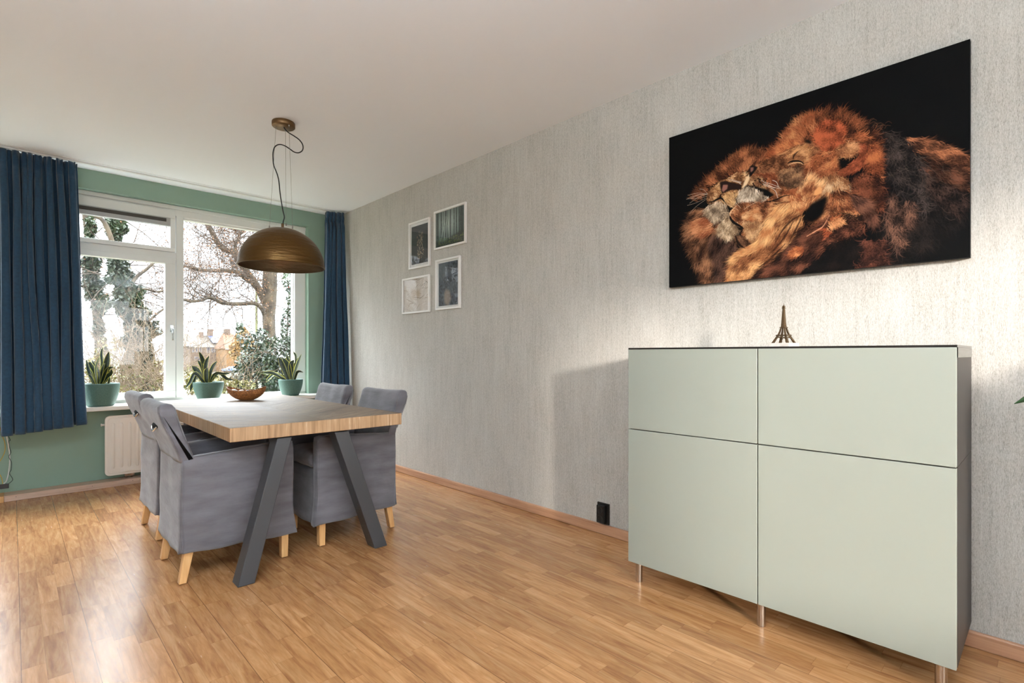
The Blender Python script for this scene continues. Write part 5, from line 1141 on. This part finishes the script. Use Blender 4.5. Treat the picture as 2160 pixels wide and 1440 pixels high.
t1, ip1 = ivytree('ivy_covered_tree', 11.5, [(296, 880), (292, 760), (284, 680), (268, 620), (252, 560), (243, 500), (236, 440), (226, 360)], 11,
 [(246, 478, 42, 60), (240, 530, 44, 40), (252, 575, 54, 66), (274, 622, 60, 60), (286, 668, 60, 60), (314, 696, 48, 38), (288, 720, 66, 60), (296, 770, 78, 60), (300, 812, 84, 50), (262, 640, 50, 50), (232, 470, 20, 30)],
 'tree thickly clad in dark ivy standing right behind the opening sash', 21, 13000, 20)
for pl, ra, rb in (([(272, 616), (277, 600), (290, 582), (306, 570), (322, 556), (338, 540), (350, 520)], 4, 2), ([(290, 610), (310, 610), (330, 615), (348, 612), (372, 610)], 2.6, 1.6), ([(300, 690), (322, 670), (336, 658), (352, 646), (372, 628)], 2.4, 1.4), ([(240, 520), (226, 480), (214, 462), (200, 455), (190, 440)], 5, 3)):
    pm = depth(at(290, 700, 11.3).x, 11.3)/FPX; b = MB(); P_ = spl([at(u, v, 11.3) for u, v in pl], 5); b.tube(P_, [(ra+(rb-ra)*i/len(P_))*pm for i in range(len(P_))], 8); ip1('limb', b, M['bark'])
t2, ip2 = ivytree('ivy_covered_tree', 13.0, [(214, 880), (212, 760), (206, 680), (196, 600), (188, 540), (184, 480), (176, 420)], 9,
 [(192, 560, 40, 60), (198, 605, 44, 56), (214, 640, 36, 40), (188, 520, 30, 40), (190, 480, 24, 50), (208, 690, 22, 60), (214, 745, 26, 60)], 'slimmer ivy-clad tree farther left, next to the edge of the wide curtain', 22, 4800, 16)
b = MB(); pm = depth(at(190, 500, 12.8).x, 12.8)/FPX; P_ = spl([at(u, v, 13.25) for u, v in ((206, 660), (200, 610), (196, 560), (188, 505), (184, 478), (190, 462), (188, 440), (180, 400))], 5); b.tube(P_, [7*pm*(1-.3*i/len(P_)) for i in range(len(P_))], 10); ip2('limb', b, M['bark'])
# shrubs
def shrub(name, label, Y, blobs, n, size, m, seed, stems=0, stem_m=None, spread=.5, berries=0, twl=1.0, group=None):
    rnd = random.Random(seed); u0 = sum(b_[0] for b_ in blobs)/len(blobs); t = empty(name, (*at(u0, 746, Y).xy, GZ), 0, label, 'bush', group); o_ = Vector(t.location); pm = depth(at(u0, 700, Y).x, Y)/FPX
    def ip(nm, mb, mm): mb.v = [(x-o_.x, y-o_.y, z-o_.z) for x, y, z in mb.v]; x_ = mb.build(nm, mm, t); x_['kind'] = 'stuff'; return x_
    lb = MB(); br = MB(); tot = sum(b_[2]*b_[3] for b_ in blobs)
    for u, v, w_, h_ in blobs:
        for _ in range(int(n*w_*h_/tot)):
            a = rnd.uniform(0, 6.283); q = math.sqrt(rnd.random()); c_ = at(u+w_/2*q*math.cos(a), v+h_/2*q*math.sin(a), Y+rnd.uniform(-1, 1)*spread)
            leafquads(lb, c_, 1, .01, size, rnd)
            if berries and rnd.random() < berries:
                c_ = c_+Vector((0, -.03, -.02)); r_ = .012; br.add([c_+Vector(d)*r_ for d in ((1,0,0),(0,1,0),(-1,0,0),(0,-1,0),(0,0,1),(0,0,-1))], [(0,1,4),(1,2,4),(2,3,4),(3,0,4),(1,0,5),(2,1,5),(3,2,5),(0,3,5)])
    ip('foliage', lb, m)
    if br.v: ip('berries', br, M['berry'])
    if stems:
        sb = MB(); dm = MB()
        for _ in range(stems):
            u, v, w_, h_ = rnd.choice(blobs); p = at(u+rnd.uniform(-.5, .5)*w_, v+rnd.uniform(0, .6)*h_, Y+rnd.uniform(-1, 1)*spread)
            grow(sb, dm, p, Vector((rnd.gauss(0, .7), rnd.gauss(0, .3), 1)), rnd.uniform(.4, 1.1)*twl, .0045, 1, rnd, .02, 0)
        for u, v, w_, h_ in blobs:
            a = at(u, v+h_*.3, Y); g = Vector((o_.x, o_.y, GZ)); sb.tube([g, (g+a)/2+Vector((.1, 0, .1)), a], [.03, .02, .008], 6)
        ip('stems', sb, stem_m or M['twig'])
    return t
shrub('holly_bush', 'broad dark holly bush with red berries filling the lower right of the fixed pane', 9.2,
 [(560, 800, 150, 90), (590, 745, 90, 70), (612, 690, 40, 90), (618, 640, 26, 80), (540, 770, 90, 60), (512, 806, 50, 30), (528, 735, 40, 70), (505, 700, 16, 40), (610, 590, 30, 50), (470, 808, 40, 26), (600, 800, 90, 90), (552, 712, 30, 40)], 7600, .030, M['holly'], 31, 40, None, .35, .006, .6)
shrub('yellow_shrub', 'low shrub with yellow autumn leaves below the holly bush', 8.6, [(440, 812, 110, 40), (500, 815, 80, 30), (402, 800, 30, 60), (470, 822, 60, 24)], 900, .026, M['yleaf'], 32, 30, M['reed'], .3)
shrub('dry_reed_shrub', 'tangle of dry pale stems with a few yellow leaves at the foot of the sash', 8.4, [(300, 810, 110, 60), (260, 800, 90, 60), (330, 790, 40, 70)], 420, .022, M['yleaf'], 33, 150, M['reed'], .4, 0, 1.1)
shrub('garden_shrub', 'pale yellow-green shrub behind the left pot, seen through the sash', 10.5, [(210, 790, 70, 90), (230, 740, 60, 60), (250, 830, 80, 40)], 420, .030, M['yleaf'], 34, 40, M['twig'], .5, 0, 1.4)
# twiggy young tree left of the houses
rnd = random.Random(41)
def baretree(label, Y, u, v0, H, r_, seed, lvl=3, n=9):
    rnd = random.Random(seed); p = at(u, v0, Y); t = empty('bare_tree', (p.x, p.y, GZ), 0, label, 'tree'); b = MB(); lb_ = MB()
    p = Vector((p.x, p.y, GZ)); top_ = p+Vector((.1, 0, H*.45)); b.tube([p, (p+top_)/2+Vector((.05, 0, 0)), top_], [r_, r_*.8, r_*.6], 8)
    for k in range(n):
        a = rnd.uniform(0, 6.28); grow(b, lb_, p+(top_-p)*rnd.uniform(.6, 1), Vector((math.cos(a), math.sin(a), rnd.uniform(.6, 1.6))), H*rnd.uniform(.25, .4), r_*.22, lvl-1, rnd, .03, 0)
    b.v = [(x-p.x, y-p.y, z-GZ) for x, y, z in b.v]; o = b.build('branches', M['twig'], t); o['kind'] = 'stuff'
baretree('small bare tree in front of the pale house with the solar panel', 40, 468, 800, 5.2, .14, 5, 3, 6)
baretree('bare twiggy tree at the left of the fixed pane, before the houses', 24, 398, 800, 5.6, .06, 6, 3, 7)
# houses across the street
def house(Y, label, x0u, x1u, vr, ve, vg, wallm, roofm, wins, ridge=(.25, .75), extra=None):
    a, c_ = at(x0u, ve, Y), at(x1u, ve, Y); zr = at((x0u+x1u)/2, vr, Y).z; ze = at(x0u, ve, Y).z; dp_ = 9
    t = empty('house', ((a.x+c_.x)/2, Y, GZ), 0, label, 'house', 'houses across the street'); o_ = Vector(t.location)
    def hp_(nm, mb, mm, par=None): mb.v = [(x-o_.x, y-o_.y, z-o_.z) for x, y, z in mb.v]; return mb.build(nm, mm, par or t)
    b = MB(); b.box((a.x, Y, GZ), (c_.x, Y+dp_, ze)); hp_('walls', b, wallm)
    w_ = c_.x-a.x; b = MB(); r0, r1 = a.x+w_*ridge[0], a.x+w_*ridge[1]; e = .4
    b.add([(a.x-e, Y-e, ze), (c_.x+e, Y-e, ze), (c_.x+e, Y+dp_+e, ze), (a.x-e, Y+dp_+e, ze), (r0, Y+dp_/2, zr), (r1, Y+dp_/2, zr)], [(3, 2, 1, 0), (0, 1, 5, 4), (2, 3, 4, 5), (1, 2, 5), (3, 0, 4)]); hp_('roof', b, roofm)
    b = MB(); b.box((a.x-e, Y-e-.05, ze-.25), (c_.x+e, Y-e+.1, ze)); hp_('fascia', b, M['paintw'])
    for u0, u1, v0, v1 in wins:
        p, q = at(u0, v0, Y-.06), at(u1, v1, Y-.06); b = MB(); b.box((p.x, Y-.08, q.z), (q.x, Y+.02, p.z)); f_ = hp_('window', b, M['paintw']); g = .14; b = MB(); b.box((p.x+g, Y-.12, q.z+g), (q.x-g, Y-.07, p.z-g)); hp_('pane', b, M['winblue'], f_)
    return t, hp_, o_
HY_ = 150
t, hp_, o_ = house(HY_, 'pale brick house with a blue solar panel on its grey roof', 402, 478, 706, 730, 768, M['pbrick'], M['tile'],
 [(405, 410, 732, 743), (411, 417, 732, 743), (420, 426, 732, 743), (436, 443, 731, 744), (446, 453, 731, 743), (459, 465, 732, 743), (468, 474, 732, 743), (410, 424, 752, 760), (460, 468, 753, 762)], (.30, .86))
ze_, zr_ = at(440, 730, HY_).z, at(440, 706, HY_).z; kk = (zr_-ze_)/(4.5+.4)
def onroof(u, v):                                                  # the point of the front roof slope behind a point of the photo
    q = at(u, v, 1.0); g = q.z-CAMZ; y = (CAMZ-ze_+kk*(HY_-.4))/(kk-g); return at(u, v, y)
sp0 = [onroof(u, v) for u, v in ((437, 710), (453, 709.5), (467, 724), (448, 724.5))]
b = MB(); nrm_ = Vector((0, -.55, .8)); b.add([p-Vector((0, .5, -.1)) for p in sp0]+[p-Vector((0, .5, -.1))-nrm_*-.12 for p in sp0], [(0, 1, 2, 3), (7, 6, 5, 4), (0, 1, 5, 4), (1, 2, 6, 5), (2, 3, 7, 6), (3, 0, 4, 7)]); hp_('solar_panel', b, M['solar'])
for u0, u1, v0 in ((438, 448, 694), (420, 428, 700)): p, q = at(u0, v0, HY_+4), at(u1, 712, HY_+4); b = MB(); b.box((p.x, HY_+3.4, q.z), (q.x, HY_+4.6, p.z)); hp_('chimney', b, M['pbrick'])
t, hp_, o_ = house(HY_+12, 'grey-roofed house partly hidden at the left of the solar panel house', 372, 412, 702, 726, 768, M['pbrick'], M['tile'], [(380, 385, 730, 741), (390, 395, 730, 741)], (.2, .8))
t, hp_, o_ = house(HY_-10, 'ochre gabled house with a white verge, right of the solar panel house', 478, 524, 702, 735, 768, M['ybrick'], M['otile'], [(484, 490, 738, 748), (500, 508, 738, 748)], (.05, .5))
p, q = at(470, 694, HY_-4), at(481, 740, HY_-4); b = MB(); b.box((p.x, HY_-6, q.z), (q.x, HY_-4.6, p.z)); hp_('chimney', b, M['pbrick'])
t, hp_, o_ = house(HY_, 'reddish house with a low roof behind the lamp post', 532, 570, 708, 722, 768, M['otile'], M['tile'], [(538, 544, 728, 738)], (.1, .9))
shrub('golden_tree', 'golden autumn tree in front of the ochre house', 110, [(513, 720, 34, 56), (503, 740, 40, 40), (524, 735, 30, 50)], 1500, .42, M['willow'], 51, 0, None, 1.5)
# lamp post, blue covered car, garden wall
p = at(541, 800, 42); lpz = at(541, 592, 42).z
lp_ = empty('lamp_post', (p.x, p.y, GZ), 0, 'tall slender green street lamp post left of the oak trunk', 'lamp post')
b = MB(); b.tube([(0, 0, 0), (0, 0, 2.2), (0, 0, lpz-GZ-.4), (.05, 0, lpz-GZ)], [.13, .10, .075, .06], 12); b.build('pole', M['post'], lp_)
b = MB(); b.tube([(.05, 0, lpz-GZ), (.2, -.1, lpz-GZ+.08), (.55, -.3, lpz-GZ+.1)], [.04, .07, .05], 10); b.build('lamp_head', M['tile'], lp_)
p = at(488, 783, 138); cr = empty('parked_car', (p.x, p.y, GZ+.03), 0, 'blue parked car seen through the holly leaves, on the road before the houses', 'car')
b = MB(); prof_ = [(-2.0, .35), (-2.05, .75), (-1.7, .92), (-1.0, 1.0), (-.45, 1.42), (.8, 1.45), (1.5, 1.02), (2.0, .9), (2.05, .4)]
b.loft(profloop(prof_[::-1], .3), -.82, .82, 3, .12); b.build('body', M['tarp'], cr)
for x in (-1.25, 1.3):
    for y in (-.8, .62):
        b = MB(); b.tube([(x, y, .31), (x, y+.18, .31)], .31, 20); b.build('wheel', M['cord'], cr)
b = MB(); b.box((-90, 28.6, GZ), (120, 28.9, GZ+.8)); struct('garden_wall', b, M['pbrick'])

# trees beyond the left edge of the frame, seen mirrored in the glass of the small prints
for i, (x, y, h, sd) in enumerate(((-2.4, 11.5, 8.5, 61), (-7.4, 16.5, 10.5, 62))):
    rnd = random.Random(sd); t = empty('bare_tree', (x, y, GZ), 0, ('nearest bare tree beyond the left end of the window', 'tallest bare tree beyond the left end of the window', 'middle bare tree beyond the left end of the window')[i], 'tree', 'bare trees left of the window'); b = MB(); lb_ = MB(); dm = MB()
    tp = Vector((rnd.uniform(-.4, .4), 0, h*.8)); st = spl([Vector((0, 0, 0)), Vector((.1, .05, h*.3)), Vector((-.1, 0, h*.55)), tp], 6); b.tube(st, [.20*(1-.75*k/(len(st)-1)) for k in range(len(st))], 10); b.build('trunk', M['bark'], t)
    for k in range(30):
        a = rnd.uniform(0, 6.28); p = st[rnd.randint(7, len(st)-1)]; grow(lb_, dm, p, Vector((math.cos(a), math.sin(a), rnd.uniform(.1, .9))), rnd.uniform(1.4, 2.8), .035, 3, rnd, .03, 0)
    o = lb_.build('branches', M['twig'], t); o['kind'] = 'stuff'
